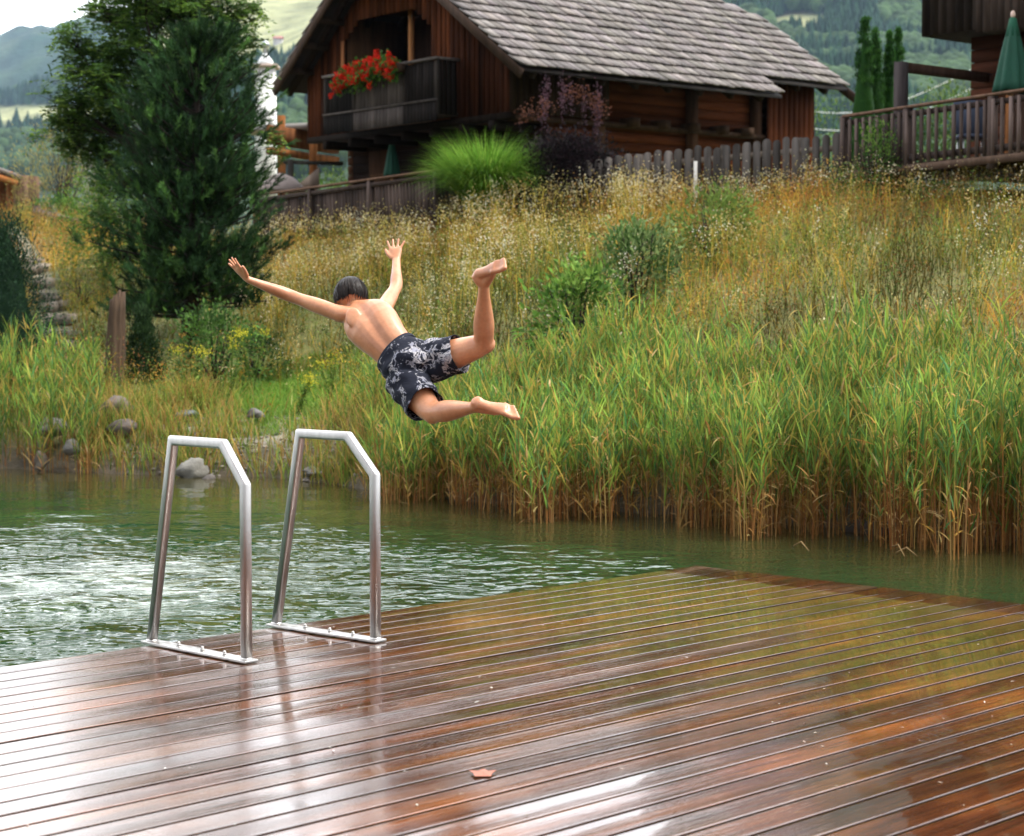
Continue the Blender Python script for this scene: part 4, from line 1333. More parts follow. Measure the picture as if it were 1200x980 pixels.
# balcony
bal = MB(); BT = .1; B0, B1 = 2.53, 6.2
PAN = [(.03, .022, .018), (.17, .15, .14), (.04, .03, .024)]
root_b = MB()
root_b.box(CH((B0 + B1) / 2, BT + .27, 5.22), (B1 - B0, .5, .06), (U, V, Zx), (.06, .045, .035))
bo = root_b.build('balcony', M['old_wood'], ch)
def pickets(sa, sb_, cols, wdt=.105):
    b = MB(); s = sa
    while s < sb_:
        c = np.array(cols) * random.uniform(.7, 1.25)
        b.box(CH(s + wdt / 2, BT, 5.83), (wdt - .012, .022, .70), (U, V, Zx), c)
        b.box(CH(s + wdt / 2, BT - .012, 5.27), (wdt - .002, .022, .36), (U, V, Zx), c * .9)
        s += wdt
    return b
x_ = pickets(B0, 3.55, (.014, .011, .010)); x_.build('railing_panel', M['old_wood'], bo)
x_ = pickets(3.55, 5.2, (.075, .062, .058)); x_.build('railing_panel', M['old_wood'], bo)
x_ = pickets(5.2, B1, (.012, .010, .009)); x_.build('railing_panel', M['old_wood'], bo)
hr = MB()
hr.beam(CH(B0 - .06, BT - .01, 6.22), CH(B1 + .06, BT - .01, 6.22), .08, .05, (.10, .085, .08))
hr.beam(CH(B0 - .03, BT - .02, 5.465), CH(B1 + .03, BT - .02, 5.465), .06, .04, (.06, .05, .045))
hr.beam(CH(B0 - .02, BT, 6.22), CH(B0 - .02, TW, 6.22), .08, .05, (.14, .12, .11))
for s in (B0, 3.55, 5.2, B1): hr.box(CH(s, BT + .02, 5.7), (.08, .08, 1.0), (U, V, Zx), (.03, .024, .02))
for t in np.arange(BT + .06, TW, .11): hr.box(CH(B0 - .01, t, 5.7), (.022, .09, 1.0), (U, V, Zx), (.014, .011, .009))
hr.build('handrail', M['old_wood'], bo)

# geraniums
gb_c = CH(4.55, BT - .16, 6.15)
gr_ = thing('geranium_box', (gb_c.x, gb_c.y, 6.0), 'box of bright red geraniums hanging on the chalet balcony', 'flower box')
t_ = MB(); t_.beam(CH(3.45, BT - .13, 6.12), CH(5.15, BT - .13, 6.12), .16, .16, (.05, .03, .02)); t_.build('planter', M['old_wood'], gr_)
n = 2600; s_ = R.uniform(3.5, 5.5, n); zz = 6.13 + R.normal(0, .10, n) - .12 * np.clip((s_ - 4.8), 0, 1) * 2 + .03 * np.sin(s_ * 5)
pp = np.array([list(CH(a, BT - .15 - abs(random.gauss(0, .09)), z)) for a, z in zip(s_, zz)])
f_ = MB(); f_.leaves(pp, R.normal(0, 1, (n, 3)), R.normal(0, .6, (n, 3)) + [0, -.5, .7], R.uniform(.05, .09, n), R.uniform(.05, .08, n), pal(n, [(.05, .13, .025), (.09, .2, .03)], [1, 1]))
f_.build('leaves', M['plant'], gr_)
n = 130; f_ = MB()
s_ = R.uniform(3.5, 5.55, n); zz = 6.17 + R.normal(0, .10, n) - .14 * np.clip((s_ - 4.7), 0, 1) * 2 + .03 * np.sin(s_ * 5)
for a, z in zip(s_, zz):
    c = np.array(list(CH(a, BT - .24 - abs(random.gauss(0, .06)), z))); k = 26
    f_.leaves(c + R.normal(0, .026, (k, 3)), R.normal(0, 1, (k, 3)), R.normal(0, 1, (k, 3)), .045, .042, np.tile([[.68, .030, .012]], (k, 1)) * R.uniform(.7, 1.15, (k, 1)))
f_.build('blossoms', M['plant'], gr_)

# ------------------------------------------------------------------ open shelter behind the chalet, chimney
c0 = P(345, 215, 42)
sh = thing('open_shelter', (c0.x, c0.y, 3.3), 'open orange wood shelter with flat roof left of the chalet', 'shelter')
a, c = P(322, 149, 41.5), P(400, 149, 44)
x_ = MB(); x_.beam(a, (c.x, c.y, a.z), 2.2, .12, (.30, .29, .28)); x_.build('roof', M['plaster'], sh)
ORW = (.25, .10, .035)
x_ = MB(); x_.beam((a.x, a.y - 1.1, a.z - .26), (c.x, c.y - 1.1, a.z - .26), .10, .40, (.17, .07, .03)); x_.beam((a.x, a.y - 1.12, a.z - .60), (c.x, c.y - 1.12, a.z - .60), .12, .14, ORW); x_.build('beam', M['old_wood'], sh)
for px_ in (330, 367):
    q = P(px_, 195, 41.0); x_ = MB(); x_.box((q.x, q.y, (q.z + 4.9) / 2 - .3), (.15, .15, 2.5), col=ORW); x_.build('post', M['old_wood'], sh)
x_ = MB(); q1, q2 = P(332, 190, 40.6), P(402, 192, 40.6); x_.beam(q1, q2, .06, .08, (.04, .035, .03))
x_.box((q1.x + .15, q1.y, q1.z - .5), (.12, .1, 1.1), col=(.05, .045, .04)); x_.build('rail', M['old_wood'], sh)
q = P(352, 220, 40.2)
x_ = MB(); x_.prism([list(P(352, 214, 40.2)), list(P(374, 196, 40.2)), list(P(374, 222, 40.2)), list(P(352, 224, 40.2))], (0, .05, 0), (.26, .20, .16))
tag(x_.build('stair_panel', M['old_wood'], loc=q), 'grey brown sloping board panel beside the shelter post', 'panel')
# rounded grey thatch parasol
q = P(329, 222, 39.5); zt = P(329, 203, 39.5).z
x_ = thing('thatch_parasol', (q.x, q.y, 3.3), 'greyish thatched parasol standing left of the shelter rail', 'parasol')
y_ = MB(); rr = [.03, .25, .42, .52, .50]; hz = [0, -.08, -.22, -.36, -.38]
y_.tube([(q.x, q.y, zt + h_) for h_ in hz], np.array(rr), 18, (.30, .24, .22)); y_.build('canopy', M['cloth'], x_, smooth=True)
y_ = MB(); y_.tube([(q.x, q.y, zt - .4), (q.x, q.y, 3.2)], .03, 8, (.12, .09, .07)); y_.build('pole', M['old_wood'], x_, smooth=True)

c0 = P(311.5, 150, 46); ztop = P(311.5, 80, 46).z
chim = thing('chimney', (c0.x, c0.y, 3.3), 'tall white plastered chimney with metal cowl beside the pine', 'chimney')
x_ = MB(); x_.box((c0.x, c0.y, (3.3 + ztop) / 2), (.46, .46, ztop - 3.3), col=(.78, .78, .76)); x_.build('shaft', M['plaster'], chim)
x_ = MB(); x_.box((c0.x, c0.y, ztop + .03), (.62, .62, .07), col=(.42, .33, .28)); x_.build('coping', M['plaster'], chim)
x_ = MB(); x_.tube([(c0.x, c0.y, ztop + h_) for h_ in (.07, .14, .22, .30, .34)], np.array([.20, .19, .14, .07, .07]), 16, (.7, .72, .72)); x_.build('dome', M['paint'], chim, smooth=True)
x_ = MB(); x_.tube([(c0.x, c0.y, ztop + h_) for h_ in (.34, .50, .52, .58, .66)], np.array([.06, .06, .11, .10, .02]), 12, (.35, .38, .40)); x_.tube([(c0.x - .1, c0.y, ztop + .5), (c0.x - .1, c0.y, ztop + .55)], .03, 6, (.3, .3, .3)); x_.build('cowl', M['dark_metal'], chim, smooth=True)
x_ = MB(); x_.tube([(c0.x - .34, c0.y, ztop + .1), (c0.x - .36, c0.y, ztop + .75)], .008, 5, (.15, .15, .15)); x_.tube([(c0.x - .23, c0.y, ztop + .1), (c0.x - .34, c0.y, ztop + .12)], .01, 5, (.15, .15, .15)); x_.build('lightning_rod', M['dark_metal'], chim)

# ------------------------------------------------------------------ terrace railings, fences
WEATH = lambda k=1: np.array([.072, .052, .046]) * random.uniform(.55, 1.35) * k


def slat_rail(name, label, A, B, zA, zB, h, pitch, wd, cols, posts, bottom_beam=False, wide=()):
    L = (B - A).length; d = (B - A).normalized(); sdv = Vector((-d.y, d.x, 0)).normalized()
    root = thing(name, (A.x, A.y, zA - h), label, 'railing')
    x_ = MB(); x_.beam((A.x, A.y, zA), (B.x, B.y, zB), .11, .035, (.15, .09, .065)); x_.build('handrail', M['old_wood'], root)
    x_ = MB(); x_.beam((A.x, A.y, zA - h + .1), (B.x, B.y, zB - h + .1), .06, .09, WEATH()); x_.beam((A.x, A.y, zA - .1), (B.x, B.y, zB - .1), .06, .07, WEATH()); x_.build('rail', M['old_wood'], root)
    x_ = MB(); u = .03
    while u < L:
        p_ = A.lerp(B, u / L) - sdv * .045; zt = zA + (zB - zA) * u / L
        w_ = wd * (2.4 if any(abs(u / L - k) < .012 for k in wide) else 1) * random.uniform(.85, 1.1)
        x_.box((p_.x, p_.y, zt - h / 2 - .03), (w_, .024, h - .06), (d, sdv, Zx), WEATH(cols))
        u += pitch * random.uniform(.9, 1.1)
    x_.build('slats', M['old_wood'], root)
    for k in posts:
        p_ = A.lerp(B, k); zt = zA + (zB - zA) * k
        x_ = MB(); x_.box((p_.x, p_.y, zt - h * .6), (.10, .10, h * 1.2), (d, sdv, Zx), WEATH()); x_.build('post', M['old_wood'], root)
    if bottom_beam:
        x_ = MB(); x_.beam((A.x, A.y, zA - h - .05), (B.x, B.y, zB - h - .05), .12, .10, (.09, .058, .042)); x_.build('edge_beam', M['old_wood'], root)
    return root


A = P(512, 200, 32.5); B = P(300, 229, 38.3)
slat_rail('terrace_railing', 'brown slatted wooden railing in front of the chalet terrace', A, B, A.z, B.z, .85, .115, .085, .95, (.0, .33, .66, 1.0))
A = P(990, 136.5, 28.0); B = P(1290, 98, 23.6)
slat_rail('terrace_railing', 'weathered terrace railing with open slats at the right edge, below the green parasol', A, B, A.z, A.z, .80, .16, .055, 1.5, (.0, .28, .62, .95), True, wide=(.02, .2))
# terrace floors
x_ = MB(); q1 = P(990, 200, 28.1); q2 = P(1300, 190, 23.7); dd = (q2 - q1).normalized(); nn = Vector((dd.y * -1, dd.x, 0)).normalized()
if nn.y < 0: nn = -nn
p1, p2 = Vector((q1.x, q1.y, 3.62)), Vector((q2.x, q2.y, 3.62))
x_.prism([list(p1), list(p2), list(p2 + nn * 6), list(p1 + nn * 6)], (0, 0, -.08), (.10, .07, .05))
tag(x_.build('terrace_deck', M['old_wood'], loc=p1), 'raised plank terrace floor behind the right railing', 'terrace')
x_ = MB(); q1 = CH(.6, -.9, 3.1); q2 = CH(8.5, -1.1, 3.1); x_.prism([list(q1), list(q2), list(CH(8.5, 1.6, 3.1)), list(CH(.6, 1.6, 3.1))], (0, 0, -.08), (.12, .085, .06))
tag(x_.build('terrace_deck', M['old_wood'], loc=q1), 'plank terrace floor in front of the chalet', 'terrace')

# picket fence with rounded tops
pts = [(518, 200, 32.7), (640, 190, 31.9), (705, 186, 31.4), (808, 174, 30.4), (907, 164, 29.3), (988, 157, 28.3)]
W3 = [P(*p) for p in pts]
fence = thing('picket_fence', (W3[0].x, W3[0].y, W3[0].z - 1), 'weathered picket fence with rounded tops crossing the top of the slope', 'fence')
seg = [(W3[i + 1] - W3[i]).length for i in range(5)]; cum = np.concatenate([[0], np.cumsum(seg)])
def fp(u):
    i = min(int(np.searchsorted(cum, u, side='right') - 1), 4); f = (u - cum[i]) / seg[i]
    return W3[i].lerp(W3[i + 1], f), (W3[i + 1] - W3[i]).normalized()
u = .05; i = 0
while u < cum[-1]:
    q, d = fp(u); sdv = Vector((-d.y, d.x, 0)).normalized()
    dh = Vector((d.x, d.y, 0)).normalized()
    w_ = random.uniform(.13, .155); tl = random.gauss(0, .02); jz = random.gauss(0, .014)
    up_ = (Zx + dh * tl).normalized(); o_ = q - sdv * .03 + Zx * jz
    out_l = [o_ - dh * w_ / 2 - up_ * .95, o_ + dh * w_ / 2 - up_ * .95, o_ + dh * w_ / 2 - up_ * w_ * .45]
    for k in range(1, 8):
        a_ = k / 8 * PI; out_l.append(o_ + dh * math.cos(a_) * w_ / 2 - up_ * (w_ * .45 - math.sin(a_) * w_ * .48))
    out_l.append(o_ - dh * w_ / 2 - up_ * w_ * .45)
    x_ = MB(); x_.prism([list(p_) for p_ in out_l], list(sdv * .022), np.array([.078, .068, .062]) * random.uniform(.5, 1.5)); x_.build('picket', M['old_wood'], fence)
    u += random.uniform(.178, .20); i += 1
for j in range(5):
    for dz in (-.2, -.68):
        x_ = MB(); x_.beam(W3[j] + Zx * dz, W3[j + 1] + Zx * dz, .05, .085, (.14, .11, .09)); x_.build('rail', M['old_wood'], fence)
for u in (.1, 1.9, 3.7, 5.3, 6.8, 8.3):
    if u < cum[-1]:
        q, d = fp(u); x_ = MB(); x_.box((q.x, q.y + .06, q.z - .55), (.1, .1, 1.1), col=(.09, .075, .065)); x_.build('post', M['old_wood'], fence)
q = P(815, 207, 30.0); zt = P(815, 189, 30.0).z
x_ = MB(); x_.box((q.x, q.y, zt - .5), (.055, .03, 1.0), col=(.62, .60, .56)); tag(x_.build('marker_stake', M['paint'], loc=(q.x, q.y, zt - 1)), 'short whitish stake standing against the picket fence', 'stake')

# old leaning fence and shed at the left
A_, B_ = P(40, 247, 40.5), P(104, 262, 38.5)
x_ = thing('old_fence', (A_.x, A_.y, 3.2), 'low grey leaning board fence at the top of the stone steps', 'fence')
y_ = MB()
for k in np.linspace(0, 1, 12):
    q = A_.lerp(B_, k) + Zx * random.gauss(0, .03); y_.box((q.x, q.y, q.z - .22), (.13, .03, .55), (Vector((1, -.3, .1)).normalized(), Vector((.3, 1, 0)).normalized(), Vector((random.gauss(.0, .08), 0, 1)).normalized()), WEATH(1.4))
y_.build('slats', M['old_wood'], x_)
y_ = MB(); y_.beam(A_, B_, .05, .09, (.2, .17, .15)); y_.beam(A_ - Zx * .3, B_ - Zx * .3, .05, .08, (.15, .12, .10)); y_.build('rail', M['old_wood'], x_)
c0 = P(-4, 245, 48)
sh = thing('wooden_shed', (c0.x, c0.y, 3.4), 'brown wooden shed with low pitched roof at the left edge', 'shed')
x_ = MB(); e = P(15, 230, 47.3)
z_e = P(15, 207, 47).z
for k in np.arange(-3.2, .32, .16):
    zt = z_e + .12 - max(0, (k)) * .4
    x_.box((e.x + k, 47, (3.2 + zt) / 2), (.15, .05, zt - 3.2), col=np.array([.26, .10, .045]) * random.uniform(.6, 1.3))
x_.build('wall', M['old_wood'], sh)
x_ = MB(); r1 = P(-90, 168, 46.5); r2 = P(27, 210, 46.5)
x_.beam((r1.x, 46.4 + .8, r1.z), (r2.x, 46.4 + .8, r2.z), 2.6, .09, (.09, .07, .06)); x_.build('roof', M['shingle'], sh)
x_ = MB(); r1 = P(-90, 178, 45.9); r2 = P(20, 215, 45.9); x_.beam(r1, r2, .08, .14, (.36, .14, .05)); x_.build('verge_board', M['old_wood'], sh)
x_ = MB(); A_, B_ = P(18, 206, 46.8), P(43, 208, 45.2)
for k in np.linspace(0, 1, 8):
    q = A_.lerp(B_, k); x_.box((q.x, q.y, q.z - .55), (.105, .04, 1.15), col=np.array([.17, .10, .075]) * random.uniform(.7, 1.3))
tag(x_.build('board_fence', M['old_wood'], loc=A_), 'upright brown board fence joined to the left shed', 'fence')

# far houses in the valley and on the mountain
def house(px, py, Y, w, label, roofc, wall=(.45, .44, .43)):
    q = P(px, py, Y)
    r = thing('distant_house', q, label, 'house', 'tiny far houses')
    wd = w * Y / F
    x_ = MB(); x_.box((q.x, q.y, q.z + wd * .1 - 8), (wd, wd, wd * .6 + 16), col=wall); x_.build('wall', M['plaster'], r)
    x_ = MB(); h0 = q.z + wd * .4
    for sg in (-1, 1):
        x_.hexa([(q.x - wd * .6, q.y + sg * wd * .65, h0 - wd * .05), (q.x + wd * .6, q.y + sg * wd * .65, h0 - wd * .05), (q.x + wd * .6, q.y, h0 + wd * .28), (q.x - wd * .6, q.y, h0 + wd * .28),
                 (q.x - wd * .6, q.y + sg * wd * .65, h0), (q.x + wd * .6, q.y + sg * wd * .65, h0), (q.x + wd * .6, q.y, h0 + wd * .34), (q.x - wd * .6, q.y, h0 + wd * .34)], roofc)
    x_.build('roof', M['shingle'], r)


house(326, 50, 2100, 10, 'tiny white farmhouse on the meadow mountainside beside the chalet roof', (.3, .12, .1))
house(984, 1, 2600, 17, 'pale farmhouse high on the wooded mountain right of the chalet', (.5, .5, .48))
house(957, 15, 2400, 10, 'small barn with light roof beside the mountain clearing', (.6, .6, .58))
house(104, 190, 1050, 13, 'pale valley building glimpsed just left of the big pine', (.6, .6, .62))

# power lines over the valley on the right
for i, (ya, yb, lb) in enumerate([(121, 96, 'upper pale power line sagging across the valley view'), (141, 118, 'lower pale power line sagging across the valley view')]):
    a, c = P(930, ya + 6, 140), P(1160, yb - 25, 90)
    path = [a.lerp(c, k) - Zx * (math.sin(k * PI) * 1.2) for k in np.linspace(0, 1, 14)]
    x_ = MB(); x_.tube(path, .028, 5, (.6, .6, .6)); tag(x_.build('power_line', M['paint'], loc=a), lb, 'cable', 'power lines')

# ------------------------------------------------------------------ house at the right edge
hc = P(1081, 43, 30.0); SZ = hc.z
D = -U   # facade runs towards the camera, to the right
def HR(a, t, z):
    q = Vector((hc.x, hc.y, 0)) + D * a + V * t
    return Vector((q.x, q.y, z))
rh = thing('dark_house', HR(3, 3, 3.6), 'dark timber house with overhanging upper floor at the right edge', 'house')
x_ = MB()
for k in np.arange(0, 7.0, .16):
    x_.box(HR(k + .08, 0, SZ + 1.2), (.155, .05, 2.4), (D, V, Zx), np.array([.03, .022, .018]) * random.uniform(.6, 1.5))
for k in np.arange(0.03, 7.0, .16):
    x_.box(HR(0, k + .08, SZ + 1.2), (.05, .155, 2.4), (D, V, Zx), np.array([.03, .022, .018]) * random.uniform(.6, 1.5))
x_.build('upper_wall', M['old_wood'], rh)
x_ = MB(); x_.box(HR(3.5, 3.5, SZ + .04), (6.9, 6.9, .08), (D, V, Zx), (.03, .022, .018)); x_.build('floor_slab', M['old_wood'], rh)
x_ = MB(); z = 3.62
while z < SZ:
    k = np.array([.055, .019, .010]) * random.uniform(.6, 1.3)
    x_.beam(HR(.4, .78, z + .1), HR(7, .78, z + .1), .18, .185, k); x_.beam(HR(.4, .9, z + .1), HR(.4, 6, z + .1), .18, .185, k * .8); z += .2
x_.build('log_wall', M['log_wood'], rh)
x_ = MB(); x_.box(HR(1.15, .66, 4.7), (.10, .06, 2.1), (D, V, Zx), (.32, .13, .05)); x_.box(HR(1.75, .66, 4.6), (1.0, .03, 2.0), (D, V, Zx), (.06, .035, .025)); x_.build('door_frame', M['old_wood'], rh)
x_ = MB(); x_.beam(HR(-.9, -1.0, SZ + 2.2), HR(-.9, 7, SZ + 2.2), .1, .15, (.05, .04, .03))
x_.hexa([list(HR(-.9, -1, SZ + 2.1)), list(HR(-.9, 8, SZ + 2.1)), list(HR(3.5, 8, SZ + 4.6)), list(HR(3.5, -1, SZ + 4.6)),
         list(HR(-.9, -1, SZ + 2.2)), list(HR(-.9, 8, SZ + 2.2)), list(HR(3.5, 8, SZ + 4.7)), list(HR(3.5, -1, SZ + 4.7))], (.16, .14, .13))
x_.hexa([list(HR(3.5, -1, SZ + 4.6)), list(HR(3.5, 8, SZ + 4.6)), list(HR(8, 8, SZ + 2.1)), list(HR(8, -1, SZ + 2.1)),
         list(HR(3.5, -1, SZ + 4.7)), list(HR(3.5, 8, SZ + 4.7)), list(HR(8, 8, SZ + 2.2)), list(HR(8, -1, SZ + 2.2))], (.16, .14, .13))
x_.poly([list(HR(0, 0, SZ + 2.4)), list(HR(7, 0, SZ + 2.4)), list(HR(3.5, 0, SZ + 4.6))], (.03, .022, .018))
x_.build('roof', M['shingle'], rh)
x_ = MB()
for k in np.arange(1.45, 6.5, .13): x_.box(HR(k, -.5, SZ + .35), (.12, .03, 1.0), (D, V, Zx), np.array([.05, .035, .028]) * random.uniform(.7, 1.3))
x_.beam(HR(1.4, -.5, SZ + .9), HR(6.5, -.5, SZ + .9), .1, .06, (.08, .06, .05)); x_.box(HR(3.95, -.25, SZ - .1), (5.1, .5, .06), (D, V, Zx), (.05, .04, .03))
x_.build('balcony', M['old_wood'], rh)
# pergola
q = P(1055.5, 130, 28.6); zt = P(1055.5, 73, 28.6).z
pg = thing('pergola', (q.x, q.y, 3.62), 'grey post with long horizontal beam reaching the dark house', 'pergola')
x_ = MB(); x_.box((q.x, q.y, (zt + 3.4) / 2), (.15, .15, zt - 3.4), (D, V, Zx), (.055, .045, .045)); x_.build('post', M['old_wood'], pg)
e = Vector((q.x, q.y, 0)) + V * 2.6
x_ = MB(); x_.beam((q.x + .06, q.y + .05, zt - .07), (e.x, e.y, zt - .07), .10, .14, (.05, .028, .02)); x_.build('beam', M['old_wood'], pg)
# garden chair half hidden behind the right railing
q = P(1140, 165, 27.6)
gcx = thing('garden_chair', (q.x, q.y, 3.62), 'dark garden chair half hidden behind the right terrace railing', 'chair')
x_ = MB(); x_.box((q.x, q.y, 4.05), (.45, .45, .05), col=(.03, .04, .07)); x_.build('seat', M['cloth'], gcx)
x_ = MB(); x_.box((q.x, q.y + .22, 4.35), (.45, .04, .5), (Vector((1, 0, 0)), Vector((0, .97, -.2)).normalized(), Vector((0, .2, .97)).normalized()), col=(.03, .04, .07)); x_.build('backrest', M['cloth'], gcx)
for sx in (-.19, .19):
    for sy in (-.19, .19):
        x_ = MB(); x_.tube([(q.x + sx, q.y + sy, 3.62), (q.x + sx * .9, q.y + sy * .9, 4.03)], .016, 8, (.5, .5, .5)); x_.build('leg', M['dark_metal'], gcx)


def parasol(px, ptop, pbot, halfw, Y, zfloor, label):
    t, b_ = P(px, ptop, Y), P(px, pbot, Y); hw = halfw * Y / F
    r = thing('closed_parasol', (t.x, t.y, zfloor), label, 'parasol')
    x_ = MB(); n = 40; th = np.arange(n) / n * 2 * PI
    rings = []
    for u in np.linspace(0, 1, 9):
        z = t.z * (1 - u) + b_.z * u
        rad = (.04 + (hw - .04) * u ** .8) * (1 + .16 * np.sin(th * 8 + u * 1.5) * u ** .5 + .05 * np.sin(th * 3 + 1))
        if u == 1: z = z + .03 * np.sin(th * 8)
        rings.append(np.stack([t.x + rad * np.cos(th), t.y + rad * np.sin(th), z + 0 * th], 1))
    x_.loft(np.array(rings), (.003, .060, .033)); x_.build('canopy', M['cloth'], r, smooth=True)
    x_ = MB(); x_.tube([(t.x, t.y, t.z - .22), (t.x, t.y, t.z + .02), (t.x, t.y, t.z + .05)], np.array([hw * .42, .05, .02]), 16, (.005, .085, .045)); x_.build('vent_cap', M['cloth'], r, smooth=True)
    x_ = MB(); x_.ellipsoid((t.x, t.y, t.z + .08), np.eye(3), (.035, .035, .055), 12, 8, (.7, .5, .42)); x_.build('finial', M['paint'], r, smooth=True)
    x_ = MB(); x_.tube([(t.x, t.y, t.z), (t.x, t.y, zfloor + .1)], .022, 10, (.35, .2, .1)); x_.build('pole', M['old_wood'], r, smooth=True)
    x_ = MB(); x_.tube([(t.x, t.y, zfloor), (t.x, t.y, zfloor + .08), (t.x, t.y, zfloor + .1)], np.array([.26, .25, .1]), 20, (.2, .2, .2)); x_.build('base', M['stone'], r, smooth=True)


parasol(1187, 24, 108, 21, 26.6, 3.62, 'closed green parasol above the right terrace railing')
parasol(459, 166, 206, 9.0, 38.2, 3.1, 'closed green parasol in the shade under the chalet balcony')

# ------------------------------------------------------------------ ornamental grass, smoke bush
q = P(571, 205, 32.0); q.z = gz(q.x, q.y)
og = MB(); n = 5200
hh = P(571, 158, 32.0).z - q.z
az = R.uniform(0, 6.3, n); rad = R.uniform(0, .36, n)
pp = np.stack([q.x + np.cos(az) * rad, q.y + np.sin(az) * rad, np.full(n, q.z + .2)], 1)
gcol = pal(n, [(.08, .19, .02), (.15, .32, .035), (.28, .44, .07)], [2, 3, 1.5])
sp, W, side, col = curve_ribbons(pp, R.uniform(.8, 1.15, n) * (hh * .9), az + R.normal(0, .3, n), R.uniform(.02, .5, n), R.uniform(.5, 1.9, n), 7, np.full(n, .012), gcol * .7, gcol)
og.ribbons(sp, W, side, col)
tag(og.build('ornamental_grass', M['plant'], loc=q), 'large bright green dome of ornamental grass before the chalet', 'plant')
sm = bush('smoke_bush', 'dark purple smoke bush with pinkish plumes against the chalet wall', 'shrub', 664, 205, 32.0, .95, 1.22, 17000, .062,
     [(.012, .008, .010), (.02, .012, .016), (.010, .011, .009), (.032, .018, .022)], [3, 2, 2, 1], seed=50, lw=.7)
x_ = MB(); n = 20
for i in range(n):
    s_ = random.uniform(-1, 1); c = P(664 + 58 * s_, 152 - 40 * (1 - abs(s_) ** 2) - random.uniform(-10, 14), 31.4 + random.uniform(-.2, .2)); k = 70
    brown = random.random() < .35
    tall = .16 if not brown else .08
    pp = np.array(list(c)) + R.normal(0, 1, (k, 3)) * [.035 if not brown else .08, .04, tall]
    x_.leaves(pp, R.normal(0, 1, (k, 3)), R.normal(0, 1, (k, 3)), .035, .03, (np.array([.09, .045, .06]) if not brown else np.array([.13, .05, .03])) * R.uniform(.5, 1.3, (k, 1)))
x_.build('plumes', M['plant'], sm)


# ------------------------------------------------------------------ trees
def pine():
    b0 = P(222, 420, 27.0); b0.z = gz(b0.x, b0.y)
    root = thing('pine_tree', b0, 'big dark green stone pine at the bank foot, left of the swimmer', 'tree')
    ztop = P(238, 34, 27.0).z; H = ztop - b0.z
    tb = MB(); top = np.array([b0.x + .16, b0.y, ztop - .15])
    base = np.array(list(b0))
    tb.tube([base, base * .6 + top * .4 + [.03, 0, 0], top], np.array([.13, .08, .02]), 10, (.10, .075, .055))
    nb = MB(); rr = np.random.default_rng(77)
    TP, TD, TC = [], [], []
    for i in range(250):
        u = rr.uniform(.06, .99) ** .9
        az = rr.uniform(0, 2 * PI)
        # measured outline: half width against height
        rm = np.interp(u, [0, .08, .2, .35, .5, .65, .8, .92, 1], [.95, 1.15, 1.25, 1.2, 1.12, .96, .78, .52, .2])
        lean = .06 * H * .12
        L = rm * rr.uniform(.68, 1.05) * (.74 + .55 * float(vnoise(np.array([az * 1.3 + 5]), np.array([u * 7.0]), 9)[0]))
        o = base * (1 - u) + top * u
        K = 7; t = np.linspace(0, 1, K)
        rise = .12 + .5 * u
        path = o + np.stack([np.cos(az) * L * t, np.sin(az) * L * t, L * (rise * t ** 1.8 + (.05 - .25 * (1 - u)) * t)], 1)
        tb.tube(path, np.linspace(.022, .006, K), 5, (.09, .065, .045), cap=False)
        m = int(6 + 10 * L)
        f = rr.uniform(.22, 1.0, m)
        p_ = np.stack([np.interp(f, t, path[:, k]) for k in range(3)], 1)
        off = rr.normal(0, 1, (m, 3)) * [.16, .16, .06] * (.35 + f[:, None] * .6)
        ti = p_ + off
        dirv = np.stack([np.cos(az) * .5 + off[:, 0] * 3, np.sin(az) * .5 + off[:, 1] * 3, .95 + rr.normal(0, .2, m)], 1)
        TP.append(ti); TD.append(dirv)
        TC.append(np.tile(np.array([.018, .043, .015]) * rr.uniform(.7, 1.5), (m, 1)) * rr.uniform(.5, 1.5, (m, 1)) * (.45 + .95 * f[:, None]))  # tips lightened, inner tufts darkened: highlights put into the needle colour
        # the twig
    TP, TD, TC = np.vstack(TP), np.vstack(TD), np.vstack(TC)
    TD /= np.linalg.norm(TD, axis=1)[:, None]
    n = len(TP); m = 46
    # each tuft: a shoot with needles all round, pointing forward
    f = rr.uniform(0, 1, (n, m, 1))
    p_ = TP[:, None] + TD[:, None] * f * .19
    nd = TD[:, None] * rr.uniform(.8, 1.5, (n, m, 1)) + rr.normal(0, .42, (n, m, 3))
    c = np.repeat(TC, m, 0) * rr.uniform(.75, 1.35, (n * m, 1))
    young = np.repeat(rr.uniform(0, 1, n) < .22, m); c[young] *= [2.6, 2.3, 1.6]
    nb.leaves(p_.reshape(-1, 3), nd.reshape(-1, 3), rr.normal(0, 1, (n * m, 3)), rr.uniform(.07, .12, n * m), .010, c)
    tb.build('trunk', M['bark'], root, smooth=True)
    nb.build('crown', M['needle'], root)


pine()


